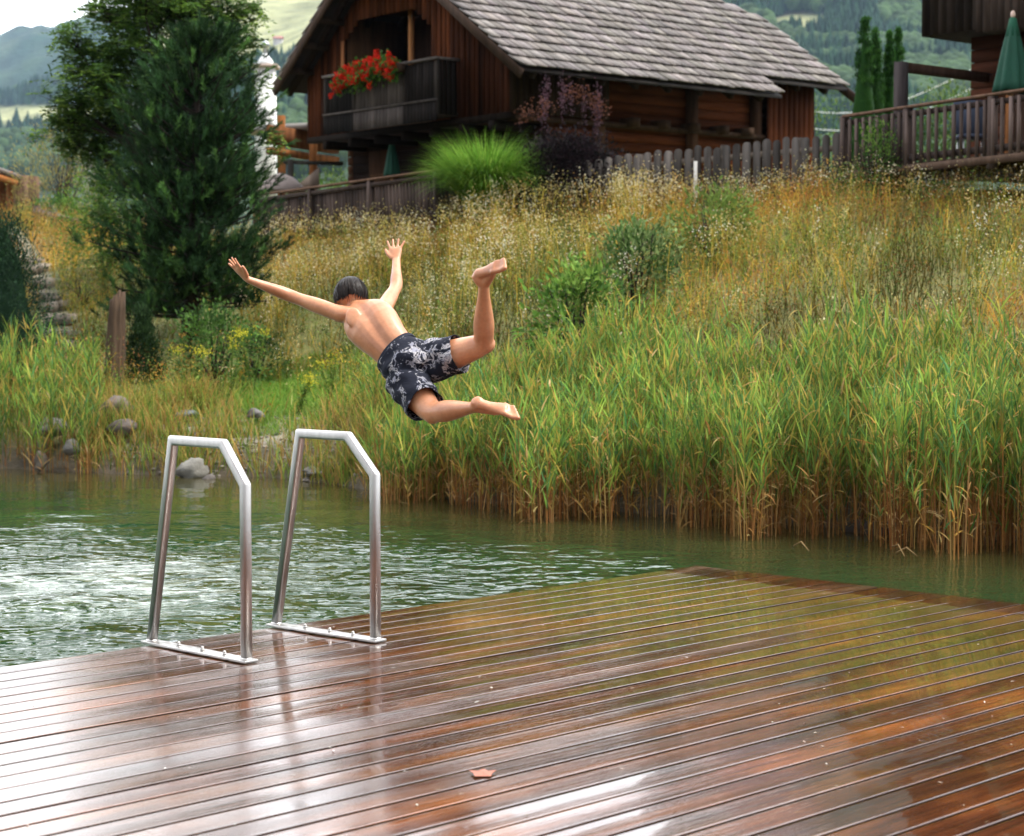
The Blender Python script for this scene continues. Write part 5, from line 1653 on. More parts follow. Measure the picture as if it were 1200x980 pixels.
def leafy_tree(px, Y, label, limbs, leafcol, ws, leaf=.075, seed=1, trunk_px=None, dens=1.0):
    """limbs: list of (px, py, spread radius in px, leaf count)"""
    b0 = P(px, 330, Y); b0.z = gz(b0.x, b0.y)
    root = thing('ash_tree', b0, label, 'tree')
    rr = np.random.default_rng(seed); tb = MB(); fbm_ = MB()
    base = np.array(list(b0)); fork = base + [0, 0, 1.6]
    crown0 = base + [.1, 0, 3.0]
    tb.tube([base, fork, crown0], np.array([.15, .11, .07]), 9, (.13, .11, .09))
    for (lx, ly, rad, cnt) in limbs:
        e = np.array(list(P(lx, ly, Y + rr.uniform(-.8, .8))))
        s0 = base + [0.05, 0, rr.uniform(1.2, 3.0)]
        if s0[2] > e[2]: s0[2] = base[2] + (e[2] - base[2]) * .6
        md = s0 * .45 + e * .55 + rr.normal(0, .08, 3) + [0, 0, .1]
        tb.tube([s0, md, e], np.array([.05, .03, .008]), 6, (.12, .10, .08))
        R_ = rad * Y / F
        ns = max(4, int(cnt / 24))
        cc = e + rr.normal(0, 1, (ns, 3)) * R_ * np.array([.66, .66, .52])
        for q in cc:
            tb.tube([md * .3 + e * .7, q], np.array([.009, .003]), 4, (.12, .10, .07), cap=False)
            # compound leaves: a rachis with pairs of leaflets
            for k in range(5):
                d = rr.normal(0, 1, 3) * [1, 1, .6] + [0, 0, -.1]; d /= np.linalg.norm(d)
                Lr = rr.uniform(.16, .3); f = np.linspace(.2, 1, 5)[:, None]
                pts_ = q + d * Lr * f + np.array([0, 0, -.06]) * f ** 2
                sdd = np.cross(d, [0, 0, 1.0]); sdd /= np.linalg.norm(sdd) + 1e-6
                col = np.array(leafcol)[rr.choice(len(leafcol), p=np.array(ws) / sum(ws))] * rr.uniform(.65, 1.35)
                for sg in (-1, 1):
                    fbm_.leaves(pts_, d * .55 + sdd * sg + rr.normal(0, .15, (5, 3)), np.tile([[0, 0, 1.0]], (5, 1)) + rr.normal(0, .35, (5, 3)),
                                leaf * rr.uniform(.9, 1.4, 5), leaf * .5, np.tile(col, (5, 1)))
    tb.build('trunk', M['bark'], root, smooth=True)
    fbm_.build('crown', M['plant'], root)


ASH = [(.06, .125, .025), (.11, .20, .035), (.035, .07, .02), (.20, .30, .055)]
leafy_tree(185, 30.0, 'light leafed ash tree rising behind the big pine', [
    (84, 45, 18, 520), (98, 72, 22, 760), (118, 95, 30, 1100), (86, 122, 22, 800), (100, 150, 28, 1000), (75, 138, 12, 260), (130, 130, 34, 1400), (84, 165, 14, 360), (112, 175, 22, 700),
    (135, 60, 26, 1000), (150, 20, 36, 1600), (125, 8, 20, 600), (185, 5, 40, 2000), (225, 8, 34, 1500), (262, 12, 26, 900), (282, 38, 14, 340), (272, 62, 18, 480), (160, 90, 36, 1500),
    (150, 170, 30, 1100), (205, -8, 30, 1100), (165, -4, 22, 600), (300, 92, 9, 120), (318, 158, 9, 120), (140, 215, 26, 800), (190, 50, 36, 1200),
    (130, 255, 26, 700), (140, 300, 24, 700), (286, 10, 14, 240)], ASH, [3, 3, 2, 1], seed=3)

# broken reed stalks lying in the water at the right
for (px_, py_, w_, lb) in ((903, 932, 0, ''),):
    pass
x_ = MB()
for (a, c) in (((1050, 648), (1075, 652)), ((1045, 641), (1060, 652)), ((930, 640), (948, 646))):
    p1, p2 = PZ(*a, -.19), PZ(*c, -.19)
    md = (p1 + p2) / 2 + Zx * .05
    x_.tube([p1, md, p2], np.array([.006, .006, .004]), 5, (.28, .18, .08))
tag(x_.build('broken_reeds', M['plant'], loc=PZ(1050, 650, -.22)), 'broken straw coloured reed stalks fallen in the water', 'reeds', kind='stuff')

# ------------------------------------------------------------------ the jumping swimmer
def A3(v): return np.array(list(v), float)
def J(px, py, Y): return A3(P(px, py, Y))
def unit(v): v = np.asarray(v, float); return v / (np.linalg.norm(v) + 1e-9)


def limb(b, pts, prof, n=20, flat=None, wdir=None):
    """smooth tapered limb through joints; prof: list of (fraction, half width, half depth, offset along depth dir)"""
    pts = np.array(pts, float)
    seg = np.linalg.norm(np.diff(pts, axis=0), axis=1); cu = np.concatenate([[0], np.cumsum(seg)]); cu /= cu[-1]
    K = 34; u = np.linspace(0, 1, K)
    # rounded bends
    c = np.stack([np.interp(u, cu, pts[:, k]) for k in range(3)], 1)
    for _ in range(2):
        c[1:-1] = c[1:-1] * .5 + (c[:-2] + c[2:]) * .25
    f = [p[0] for p in prof]
    a = np.interp(u, f, [p[1] for p in prof]); d = np.interp(u, f, [p[2] for p in prof]); o = np.interp(u, f, [p[3] if len(p) > 3 else 0 for p in prof])
    for arr in (a, d, o):
        for _ in range(2): arr[1:-1] = arr[1:-1] * .5 + (arr[:-2] + arr[2:]) * .25
    tg = np.gradient(c, axis=0); tg /= np.linalg.norm(tg, axis=1)[:, None]
    w = np.tile(np.array([0, 0, 1.0]) if wdir is None else np.array(wdir, float), (K, 1))
    w = w - tg * (w * tg).sum(1)[:, None]; w /= np.linalg.norm(w, axis=1)[:, None]
    nn = np.cross(tg, w)
    th = np.arange(n) / n * 2 * PI
    v = c[:, None] + nn[:, None] * o[:, None, None] + w[:, None] * (a[:, None] * np.cos(th))[..., None] + nn[:, None] * (d[:, None] * np.sin(th))[..., None]
    b.loft(v)


def remesh(b, voxel, smooth_it, fac=.5):
    me = b.mesh('tmp'); o = bpy.data.objects.new('tmp', me); COL.objects.link(o)
    r = o.modifiers.new('r', 'REMESH'); r.mode = 'VOXEL'; r.voxel_size = voxel; r.use_smooth_shade = True
    s = o.modifiers.new('s', 'SMOOTH'); s.factor = fac; s.iterations = smooth_it
    bpy.context.view_layer.update()
    dg = bpy.context.evaluated_depsgraph_get()
    out = bpy.data.meshes.new_from_object(o.evaluated_get(dg))
    bpy.data.objects.remove(o)
    return out


# joints
PEL = J(484, 431, 9.86); WAI = J(466, 414, 9.92); MID = J(453, 400, 9.96); CHE = J(440, 385, 10.02); UPC = J(427, 371, 10.09); NEC = J(418, 361, 10.14)
HEAD = J(411.5, 351, 10.21)
SHL, SHR = J(398, 368, 10.08), J(449, 363, 10.16)
ELL, WRL = J(339, 346.5, 10.16), J(290, 327.5, 10.10)
ELR, WRR = J(464.5, 336, 10.36), J(464.5, 305, 10.52)
HIL, HIR = J(474, 445, 9.84), J(497, 427, 9.90)
KNL, ANL = J(506, 484, 9.60), J(560, 477, 9.34)
KNR, ANR = J(567, 404, 9.76), J(567, 333, 9.54)
body = MB()
# torso, ring by ring: centre, width direction in the picture, half width px, half depth m
spec = [(PEL, (20, 18), 25, .088, 9.86), (J(475, 423, 9.89), (20, 19), 26.5, .088, 9.89), (WAI, (20, 18), 24, .074, 9.92), (MID, (20, 14), 26.5, .080, 9.96),
        (J(446.5, 392.5, 9.99), (20, 12), 29, .088, 9.99), (CHE, (20, 9.5), 31, .093, 10.02), (J(433, 377.5, 10.06), (20, 6.5), 31, .090, 10.06), (UPC, (20, 4.5), 28, .078, 10.09), (J(421.5, 365.5, 10.12), (20, 3.5), 20, .060, 10.12), (NEC, (20, 3), 11.5, .048, 10.14)]
th = np.arange(28) / 28 * 2 * PI
C = np.array([s[0] for s in spec]); tg = np.gradient(C, axis=0); tg /= np.linalg.norm(tg, axis=1)[:, None]
rings = []
for i, (c, wd, hw, dp, Y) in enumerate(spec):
    w = unit([wd[0], -.1 * 20, wd[1]]); w = unit(w - tg[i] * np.dot(w, tg[i])); nrm = np.cross(tg[i], w)
    if nrm[1] > 0: nrm = -nrm                                    # towards the camera: the back
    hw = hw * Y / F / max(.75, math.hypot(w[0], w[2]))
    cs, sn = np.cos(th), np.sin(th)
    sx = np.sign(cs) * np.abs(cs) ** .82; sy = np.sign(sn) * np.abs(sn) ** .82
    groove = -.009 * np.exp(-(cs / .09) ** 2) * (sn > 0) + .005 * np.exp(-((np.abs(cs) - .36) / .2) ** 2) * (sn > 0)
    if i > 7: groove *= .3
    rings.append(c[None] + w * (hw * sx)[:, None] + nrm * (dp * sy + groove)[:, None])
BACK = nrm
C2 = np.array(rings); Kf = 40; ui = np.linspace(0, len(spec) - 1, Kf)
i0 = np.minimum(ui.astype(int), len(spec) - 2); f = (ui - i0)[:, None, None]; f = f
body.loft(C2[i0] * (1 - f) + C2[i0 + 1] * f)
# shoulder blades and deltoids, buttocks
def ell(c, r, ax=None): body.ellipsoid(c, np.eye(3) if ax is None else ax, r, 18, 12)
bk = unit([-.12, -.93, .35])
for sx_, c in ((-1, J(417, 377, 10.05)), (1, J(447, 371, 10.10))):
    ell(c + bk * .064, (.044, .014, .056), [unit([1, 0, .2]), bk, unit(np.cross([1, 0, .2], bk))])
ell(SHL + [0.0, 0, 0], (.050, .046, .044)); ell(SHR, (.046, .05, .046))
limb(body, [J(427, 372, 10.08), SHL, ELL, WRL], [(0, .038, .052), (.16, .048, .052), (.26, .041, .043), (.38, .042, .042), (.48, .037, .037), (.56, .031, .031), (.62, .034, .035), (.70, .035, .037), (.80, .029, .031), (.92, .021, .025), (1, .0175, .024)])
limb(body, [J(437, 370, 10.10), SHR, ELR, WRR], [(0, .038, .052), (.13, .048, .052), (.26, .043, .043), (.40, .040, .040), (.52, .032, .032), (.60, .035, .036), (.70, .034, .036), (.85, .025, .026), (1, .023, .0175)], wdir=(1, 0, 0))
# trapezius and neck
limb(body, [J(430, 371, 10.08), NEC, HEAD + [0, .0, -.02]], [(0, .06, .05), (.35, .05, .05), (.6, .043, .043), (1, .042, .045)], wdir=(1, 0, 0))
# head
HU = unit([-.10, .42, .90]); HF = unit([-.12, .86, -.42]); HF = unit(HF - HU * np.dot(HF, HU)); HS = np.cross(HF, HU)
HC = HEAD + HU * .012
body.ellipsoid(HC + HU * .012, [HS, HF, HU], (.074, .092, .088), 24, 16)
body.ellipsoid(HC - HU * .045 + HF * .030, [HS, HF, HU], (.055, .062, .062), 20, 12)
body.tube([HC + HF * .088 + HU * .015, HC + HF * .108 - HU * .018, HC + HF * .090 - HU * .03], np.array([.009, .014, .010]), 10)     # nose
body.ellipsoid(HC + HF * .082 - HU * .055, [HS, HF, HU], (.024, .012, .008), 12, 8)
for sg in (-1, 1):
    body.ellipsoid(HC + HS * sg * .076 - HU * .012 - HF * .004, [HS, HF, HU], (.009, .019, .029), 12, 10)
    body.ellipsoid(HC + HF * .083 + HS * sg * .031 + HU * .004, [HS, HF, HU], (.015, .010, .010), 10, 8)
# legs
limb(body, [PEL + [.0, 0, .0], HIL, KNL, ANL], [(0, .085, .085), (.12, .086, .088), (.30, .078, .082), (.46, .062, .066), (.54, .054, .058), (.59, .049, .051), (.68, .057, .058, .0), (.78, .047, .049), (.92, .029, .032), (1, .027, .033)])
limb(body, [PEL + [.0, 0, .0], HIR, KNR, ANR], [(0, .085, .085), (.12, .086, .088), (.30, .078, .082), (.45, .062, .066), (.53, .054, .058), (.59, .049, .050), (.68, .056, .060), (.78, .046, .050), (.92, .029, .033), (1, .027, .034)], wdir=(1, 0, 0))
ell(KNL + unit(KNL - HIL) * .012, (.050, .050, .050)); ell(KNR + unit(KNR - HIR) * .012, (.049, .050, .049))
ell(J(477, 436, 9.84), (.07, .06, .065)); ell(J(492, 423, 9.87), (.07, .06, .065))


def foot(an, heel, ball, toe, side, sole, big):
    """sole: direction out of the sole; side: towards the big toe"""
    up = -sole
    limb(body, [an + (an - heel) * 0, heel * .45 + an * .55, heel], [(0, .030, .032), (.5, .031, .032), (1, .022, .022)])
    body.ellipsoid(heel + unit(ball - heel) * .016 - sole * .010, [unit(ball - heel), side, sole], (.031, .028, .026), 16, 10)
    limb(body, [heel + unit(ball - heel) * .02 - sole * .012, heel * .5 + ball * .5 - sole * .014, ball - sole * .004], [(0, .026, .024), (.45, .028, .022), (.8, .036, .018), (1, .037, .015)], wdir=side)
    limb(body, [an, an * .35 + ball * .65 - sole * .012, ball], [(0, .030, .030), (.5, .028, .022), (1, .030, .012)], wdir=side)
    L = toe - ball
    for k in range(5):
        o = side * (.029 - .0145 * k); l = [1.0, .93, .82, .70, .55][k]; r = [.0135, .0098, .0092, .0088, .0085][k]
        s0 = ball + o * 1.0 - L * .25; e = ball + L * l + o * 1.02
        mid = s0 * .4 + e * .6 - sole * .007
        body.tube([s0, mid, e - L * .05, e + unit(L) * r * .55], np.array([r, r * .95, r, r * .45]), 10)


# lower foot: sole to the upper right, toes to the right
fd = unit(J(609, 484.5, 9.31) - J(556, 467, 9.31))
foot(ANL, J(557, 469, 9.31), J(594, 479.5, 9.30), J(609, 484.5, 9.29), unit([-.1, -.62, -.72]), unit([.30, -.35, .88]), 1)
foot(ANR, J(556, 321, 9.52), J(581, 312, 9.43), J(595, 307.5, 9.39), unit([.35, .25, .9]) * -1, unit([-.25, -.78, .58]), 1)


def hand(wr, palm_c, dirf, side, nrm, tips, thumb, r=.0078):
    """tips: finger targets as (offset along side, length, spread along side); thumb: (root, mid, tip)"""
    limb(body, [wr, wr * .5 + palm_c * .5, palm_c + dirf * .028], [(0, .022, .0165), (.4, .030, .014), (.8, .037, .0135), (1, .035, .011)], wdir=side)
    for (o, L, sp, curl) in tips:
        root = palm_c + dirf * .018 + side * o
        d1 = unit(dirf + side * sp); d2 = unit(d1 + nrm * curl * .6); d3 = unit(d1 + nrm * curl * 1.4)
        p0 = root; p1 = root + d1 * L * .50; p2 = p1 + d2 * L * .32; p3 = p2 + d3 * L * .24
        body.tube([p0, p1, p2, p3, p3 + d3 * .004], np.array([r * 1.08, r, r * .92, r * .8, r * .4]), 10)
    body.tube(thumb, np.array([.013, .0105, .009, .0045]), 10)


# left hand: seen edge-on, reaching up and left
dl = unit(J(268, 302.5, 10.06) - WRL); sl = unit([.25, -.8, .45]); sl = unit(sl - dl * np.dot(sl, dl)); nl = np.cross(dl, sl)
pc = WRL + dl * .052
hand(WRL, pc, dl, sl, nl, [(.026, .060, .22, .15), (.009, .070, .06, .25), (-.009, .066, -.08, .12), (-.025, .052, -.30, .0)],
     [WRL + dl * .02 + sl * .022, WRL + dl * .05 + sl * .044, WRL + dl * .075 + sl * .052, WRL + dl * .082 + sl * .054])
# right hand: fan of fingers, thumb to the left
dr_ = unit(J(462.5, 283, 10.58) - WRR); sr = unit([-1, 0.1, -.05]); sr = unit(sr - dr_ * np.dot(sr, dr_)); nr = np.cross(dr_, sr)
pc = WRR + dr_ * .048
hand(WRR, pc, dr_, sr, nr, [(.026, .062, .22, .1), (.009, .070, .0, -.1), (-.009, .064, -.22, .1), (-.025, .052, -.62, .1)],
     [WRR + dr_ * .016 + sr * .022, WRR + dr_ * .045 + sr * .044, WRR + dr_ * .075 + sr * .054, WRR + dr_ * .084 + sr * .056])

bm_ = remesh(body, .0048, 6, .5)
m, nt, out = new_mat('skin')
pr = N(nt, 'ShaderNodeBsdfPrincipled', _Roughness=.42)
n1 = noise_node(nt, 7, 4); n2 = noise_node(nt, 60, 3)
c = ramp(nt, n1, [(.3, (.42, .17, .08)), (.5, (.53, .235, .12)), (.72, (.63, .305, .165))])
c = mixc(nt, c, ramp(nt, n2, [(.3, (.93, .91, .90)), (.7, (1.05, 1.04, 1.03))]), 1.0, 'MULTIPLY')
nt.links.new(c, pr.inputs['Base Color'])
pr.inputs['Subsurface Weight'].default_value = .25; pr.inputs['Subsurface Radius'].default_value = (1.0, .35, .18); pr.inputs['Subsurface Scale'].default_value = .012
b0_ = N(nt, 'ShaderNodeBump', _Strength=.35, _Distance=.010); nt.links.new(noise_node(nt, 11, 2), b0_.inputs['Height'])
pr.inputs['Coat Weight'].default_value = .18; pr.inputs['Coat Roughness'].default_value = .28
b1 = N(nt, 'ShaderNodeBump', _Strength=.15, _Distance=.002); nt.links.new(n2, b1.inputs['Height']); nt.links.new(b0_.outputs[0], b1.inputs['Normal']); nt.links.new(b1.outputs[0], pr.inputs['Normal'])
nt.links.new(pr.outputs[0], out.inputs['Surface'])
M['skin'] = m
bm_.name = 'person'; bm_.materials.clear(); bm_.materials.append(m)
o0 = Vector(PEL)
bm_.transform(Matrix.Translation(-o0))
person = bpy.data.objects.new('person', bm_); COL.objects.link(person); person.location = o0
tag(person, 'barefoot youth in patterned swim shorts leaping over the pond with arms spread', 'person')


def child_mesh(me, name, mat):
    me.materials.clear(); me.materials.append(mat); me.transform(Matrix.Translation(-o0))
    o = bpy.data.objects.new(name, me); COL.objects.link(o); o.parent = person; me.name = name
    return o


# shorts: waist band, seat and two wide legs, cut open at the hems
def shorts():
    b = MB(); rng = []
    k = 1.0
    TW_ = [(J(463.5, 412.5, 9.92), (20, 20), 28, .094), (J(470, 418.5, 9.90), (20, 19.5), 29.5, .112), (J(478, 426, 9.865), (20, 19), 31, .130), (J(486, 433, 9.84), (20, 18), 30, .130), (J(493, 439, 9.82), (20, 17), 22, .10)]
    Cc = np.array([t[0] for t in TW_]); t_ = np.gradient(Cc, axis=0); t_ /= np.linalg.norm(t_, axis=1)[:, None]
    for i, (c, wd, hw, dp) in enumerate(TW_):
        w = unit([wd[0], -2, wd[1]]); w = unit(w - t_[i] * np.dot(w, t_[i])); n_ = np.cross(t_[i], w); hw = hw * c[1] / F / max(.75, math.hypot(w[0], w[2]))
        rng.append(c[None] + w * (hw * np.cos(th))[:, None] + n_ * (dp * np.sin(th))[:, None])
    b.loft(np.array(rng))
    hl = HIL * .24 + KNL * .76; hr_ = HIR * .40 + KNR * .60
    limb(b, [PEL * .8 + HIL * .2, HIL, hl + (KNL - HIL) * .30], [(0, .095, .095), (.3, .106, .108), (.75, .094, .098), (1, .094, .098)])
    limb(b, [PEL * .8 + HIR * .2, HIR, hr_ + (KNR - HIR) * .30], [(0, .095, .095), (.3, .106, .108), (.75, .100, .102), (1, .106, .104)], wdir=(1, 0, 0))
    me = remesh(b, .0062, 4, .5)
    import bmesh
    bmm = bmesh.new(); bmm.from_mesh(me)
    # folds
    for v in bmm.verts:
        p_ = v.co
        q = p_ - Vector(PEL)
        f_ = (math.sin(q.dot(Vector((34, 10, 21))) + 2.1 * math.sin(q.z * 17)) * .0050 + math.sin(q.dot(Vector((-25, 18, 62))) + 1.3 * math.sin(q.x * 23)) * .0040)
        rdl = (vnoise(np.array([q.x * 14 + q.y * 9]), np.array([q.z * 14]), 3)[0] - .5) * .012
        v.co = p_ + v.normal * (f_ + rdl)
    for hp, kn, hi in ((hl, KNL, HIL), (hr_, KNR, HIR)):
        nrm = Vector(unit(kn - hi)) ; co = Vector(hp)
        # only cut the tube of this leg
        near = [g_ for g_ in list(bmm.verts) + list(bmm.edges) + list(bmm.faces)]
        geom = [f for f in bmm.faces if (f.calc_center_median() - co).length < .26]
        gs = set(geom); ed = set(e for f in geom for e in f.edges); vs = set(v for f in geom for v in f.verts)
        bmesh.ops.bisect_plane(bmm, geom=list(gs) + list(ed) + list(vs), plane_co=co, plane_no=nrm, clear_outer=False)
        kill = [f for f in bmm.faces if (f.calc_center_median() - co).dot(nrm) > 1e-4 and (f.calc_center_median() - co - nrm * (f.calc_center_median() - co).dot(nrm)).length < .15 and (f.calc_center_median() - co).dot(nrm) < .3]
        bmesh.ops.delete(bmm, geom=kill, context='FACES')
    # open the waist
    co = Vector(J(465.5, 414.5, 9.915)); nrm = Vector(unit(WAI - PEL))
    kill = [f for f in bmm.faces if (f.calc_center_median() - co).dot(nrm) > 0]
    bmesh.ops.delete(bmm, geom=kill, context='FACES')
    bmm.to_mesh(me); bmm.free()
    me.polygons.foreach_set('use_smooth', np.ones(len(me.polygons), bool))
    return me


m, nt, out = new_mat('shorts_fabric')
pr = N(nt, 'ShaderNodeBsdfPrincipled', _Roughness=.9); pr.inputs['Specular IOR Level'].default_value = .15
tc = N(nt, 'ShaderNodeTexCoord')
na = noise_node(nt, 15, 4, rough=.55, dist=1.2); nb_ = noise_node(nt, 33, 4, rough=.6, dist=.8); nc_ = noise_node(nt, 9, 3, dist=.8)
c = ramp(nt, na, [(.0, (.011, .012, .020)), (.52, (.013, .015, .024)), (.55, (.26, .26, .29)), (.595, (.48, .46, .48)), (.62, (.015, .017, .028)), (1, (.012, .013, .02))])
c2 = ramp(nt, nb_, [(.0, (0, 0, 0)), (.56, (0, 0, 0)), (.59, (1, 1, 1)), (1, (1, 1, 1))])
c = mixc(nt, c, (.24, .24, .29), c2)
c3 = ramp(nt, nc_, [(.0, (1, 1, 1)), (.42, (1, 1, 1)), (.47, (0, 0, 0)), (1, (0, 0, 0))])
c = mixc(nt, c, (.014, .016, .026), c3)
nt.links.new(c, pr.inputs['Base Color'])
b1 = N(nt, 'ShaderNodeBump', _Strength=.5, _Distance=.006); nt.links.new(noise_node(nt, 20, 4, stretch=(1, 1, 1.6), dist=1.2), b1.inputs['Height']); nt.links.new(b1.outputs[0], pr.inputs['Normal'])
nt.links.new(pr.outputs[0], out.inputs['Surface'])
M['shorts'] = m
so_ = child_mesh(shorts(), 'swim_shorts', m)
so_['label'] = 'navy shorts with white blotched pattern'
md = so_.modifiers.new('thick', 'SOLIDIFY'); md.thickness = .003; md.offset = 1
md.use_rim = True

# waistband
wb_ = MB(); rg = []
for (c_, hw, k_) in ((J(463.0, 412.0, 9.925), 28.4, 0), (J(464.3, 413.4, 9.92), 29.0, 1), (J(465.8, 415.0, 9.915), 29.3, 2), (J(467.0, 416.2, 9.91), 29.2, 3)):
    t_ = unit(PEL - WAI); w = unit([20, -2, 20]); w = unit(w - t_ * np.dot(w, t_)); n_ = np.cross(t_, w); hh_ = hw * 9.92 / F / max(.75, math.hypot(w[0], w[2]))
    rip = 1 + .012 * np.sin(th * 26)
    rg.append(c_[None] + w * (hh_ * np.cos(th) * rip)[:, None] + n_ * ((.099 + .003 * k_) * np.sin(th) * rip)[:, None])
wb_.loft(np.array(rg), (1, 1, 1), cap=False)
me = wb_.mesh('waistband'); me.polygons.foreach_set('use_smooth', np.ones(len(me.polygons), bool))
wo = child_mesh(me, 'waistband', mat_surface('waistband', (.02, .022, .032), rough=.9, spec=.1, var=.3, scale=60, bump=.3, bdist=.002))
wo.modifiers.new('thick', 'SOLIDIFY').thickness = .003

# hair: short wet bob, an inner cap and locks of uneven length
hb_ = MB()
nu, nv = 72, 26
tt = np.arange(nu) / nu * 2 * PI
hrg = np.random.default_rng(4)
lock = np.interp(tt, np.linspace(0, 2 * PI, 25), hrg.uniform(-.12, .14, 25), period=2 * PI)
rows_ = []
for i in range(nv):
    ph = .02 + (PI * .60 + lock) * i / (nv - 1)
    cutf = np.clip((np.cos(tt) - .35) * 1.6, 0, 1)
    phx = ph * (1 - .42 * cutf)
    rad = 1 + (.030 * np.sin(tt * 13 + 2.5 * np.sin(ph * 2)) + .018 * np.sin(tt * 29 + ph * 5)) * np.sin(ph) ** 1.5
    x = np.sin(phx) * np.sin(tt) * .081 * rad; y = np.sin(phx) * np.cos(tt) * .098 * rad; z = np.cos(phx) * .092 * rad
    z = z - .010 * np.exp(-((np.sin(tt) * np.sin(phx) - .08) / .06) ** 2)
    x = x * (1 + .10 * np.clip((phx - 1.3) / .8, 0, 1))
    rows_.append(HC[None] + HU * .012 + HS[None] * x[:, None] + HF[None] * y[:, None] + HU[None] * z[:, None])
hb_.loft(np.array(rows_)[::-1])
n = 1500
az = R.uniform(0, 2 * PI, n)
az = az[np.cos(az) < .5]; n = len(az)
ph0 = R.uniform(.05, 1.2, n); K = 8
u = np.linspace(0, 1, K)[None]
clump = np.round(az * 5.5) / 5.5
azs = az[:, None] * (1 - .55 * u) + clump[:, None] * .55 * u + R.normal(0, .03, n)[:, None] * u
phs = ph0[:, None] + (R.uniform(1.8, 2.12, n)[:, None] + .1 * np.sin(clump * 40)[:, None] - ph0[:, None]) * u
rr_h = 1.03 + .045 * R.uniform(0, 1, n)[:, None] + .05 * u ** 2
sp = (HC + HU * .012)[None, None] + (np.sin(phs) * np.sin(azs) * .083 * rr_h)[..., None] * HS + (np.sin(phs) * np.cos(azs) * .100 * rr_h)[..., None] * HF + (np.cos(phs) * .094 * rr_h)[..., None] * HU
side = np.cos(az)[:, None] * HS - np.sin(az)[:, None] * HF + R.normal(0, .35, (n, 3))
hc_ = np.ones((n, K, 3))
Wd = np.tile(np.array([[.5, 1, 1, 1, 1, .9, .7, .2]]) * .0055, (n, 1))
hb_.ribbons(sp, Wd, side, hc_)
n = 90; K = 7; az = R.uniform(PI * .42, PI * 1.58, n); u = np.linspace(0, 1, K)[None]
phs = R.uniform(.6, 1.5, n)[:, None] + R.uniform(.5, 1.0, n)[:, None] * u
rr_h = 1.03 + (R.uniform(.04, .34, n)[:, None]) * u ** 1.6; azs = az[:, None] + R.normal(0, .25, n)[:, None] * u
sp = (HC + HU * .012)[None, None] + (np.sin(phs) * np.sin(azs) * .083 * rr_h)[..., None] * HS + (np.sin(phs) * np.cos(azs) * .100 * rr_h)[..., None] * HF + (np.cos(phs) * .094 * rr_h)[..., None] * HU
hb_.ribbons(sp, np.tile(np.array([[1, 1, 1, .9, .8, .6, .2]]) * .0035, (n, 1)), np.cos(az)[:, None] * HS - np.sin(az)[:, None] * HF, np.ones((n, K, 3)))
m, nt, out = new_mat('wet_hair')
pr = N(nt, 'ShaderNodeBsdfPrincipled', _Roughness=.42); pr.inputs['Specular IOR Level'].default_value = .18
n_ = noise_node(nt, 40, 3, stretch=(2.5, 2.5, .5)); nt.links.new(ramp(nt, n_, [(.3, (.007, .005, .004)), (.7, (.022, .014, .011))]), pr.inputs['Base Color'])
nt.links.new(pr.outputs[0], out.inputs['Surface'])
M['hair'] = m
me = hb_.mesh('hair'); me.polygons.foreach_set('use_smooth', np.ones(len(me.polygons), bool))
child_mesh(me, 'hair', m)

# ------------------------------------------------------------------ light, air, view
w = bpy.data.worlds.new('World'); SC.world = w; w.use_nodes = True
nt = w.node_tree
for n_ in list(nt.nodes): nt.nodes.remove(n_)
out = nt.nodes.new('ShaderNodeOutputWorld'); bg = nt.nodes.new('ShaderNodeBackground')
sky = nt.nodes.new('ShaderNodeTexSky'); sky.sky_type = 'NISHITA'; sky.sun_disc = False
SUN_EL, SUN_AZ = math.radians(58), math.radians(95)      # azimuth from +Y towards +X: high, from the right
sky.sun_elevation = SUN_EL; sky.sun_rotation = SUN_AZ
sky.air_density = 1; sky.dust_density = 2; sky.altitude = 600
# an overcast layer: bright, nearly white, with soft uneven brightness
tcw = nt.nodes.new('ShaderNodeTexCoord')
cl = N(nt, 'ShaderNodeTexNoise', _Scale=2.2, _Detail=4, _Roughness=.5)
nt.links.new(tcw.outputs['Generated'], cl.inputs['Vector'])
cloud = ramp(nt, cl.outputs['Fac'], [(.3, (.78, .81, .86)), (.7, (1.12, 1.12, 1.12))])
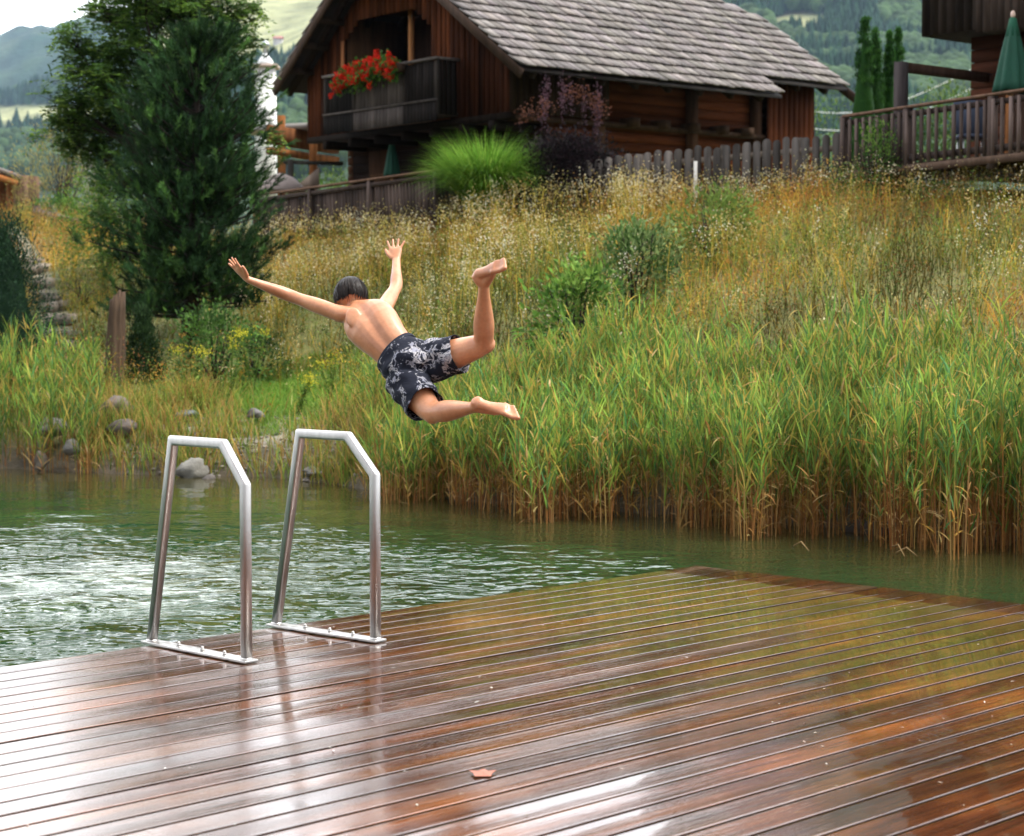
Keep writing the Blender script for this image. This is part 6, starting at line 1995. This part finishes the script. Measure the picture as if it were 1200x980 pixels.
# cloud brightened ahead and dimmed behind, shaped for deck reflections and backlight
sx = nt.nodes.new('ShaderNodeSeparateXYZ'); nt.links.new(tcw.outputs['Generated'], sx.inputs[0])
gl = nt.nodes.new('ShaderNodeMapRange'); gl.inputs['From Min'].default_value = -.6; gl.inputs['From Max'].default_value = .95
gl.inputs['To Min'].default_value = 8; gl.inputs['To Max'].default_value = 29
nt.links.new(sx.outputs['Y'], gl.inputs['Value'])
sc_ = nt.nodes.new('ShaderNodeVectorMath'); sc_.operation = 'SCALE'
nt.links.new(cloud, sc_.inputs[0]); nt.links.new(gl.outputs[0], sc_.inputs['Scale']); cloud = sc_.outputs[0]
mx = mixc(nt, sky.outputs[0], cloud, .88)
nt.links.new(mx, bg.inputs['Color']); bg.inputs['Strength'].default_value = .12
nt.links.new(bg.outputs[0], out.inputs['Surface'])

sd = bpy.data.lights.new('sun', 'SUN'); sd.energy = 4.2; sd.angle = math.radians(18); sd.color = (1, .95, .87)
so = bpy.data.objects.new('sun', sd); COL.objects.link(so)
dv = Vector((math.sin(SUN_AZ) * math.cos(SUN_EL), math.cos(SUN_AZ) * math.cos(SUN_EL), math.sin(SUN_EL)))
so.rotation_euler = dv.to_track_quat('Z', 'Y').to_euler()
so.location = dv * 50

if HAZE:
    hb = MB(); hb.box((0, 3200, 400), (9400, 8000, 840))
    hm, nt, out = new_mat('haze')
    pv = N(nt, 'ShaderNodeVolumePrincipled', _Color=(.52, .74, 1.0, 1), _Density=HAZE, _Anisotropy=.2)
    nt.links.new(pv.outputs[0], out.inputs['Volume'])
    tag(hb.build('haze', hm), kind='stuff')

SC.view_settings.view_transform = 'Standard'
SC.view_settings.look = 'None'
SC.view_settings.exposure = EXPO
SC.view_settings.gamma = 1
SC.render.engine = 'CYCLES'
SC.cycles.use_denoising = True
SC.cycles.max_bounces = 6
SC.cycles.transparent_max_bounces = 6
SC.cycles.volume_bounces = 0
SC.cycles.sample_clamp_indirect = 6
SC.cycles.caustics_reflective = False
SC.cycles.caustics_refractive = False
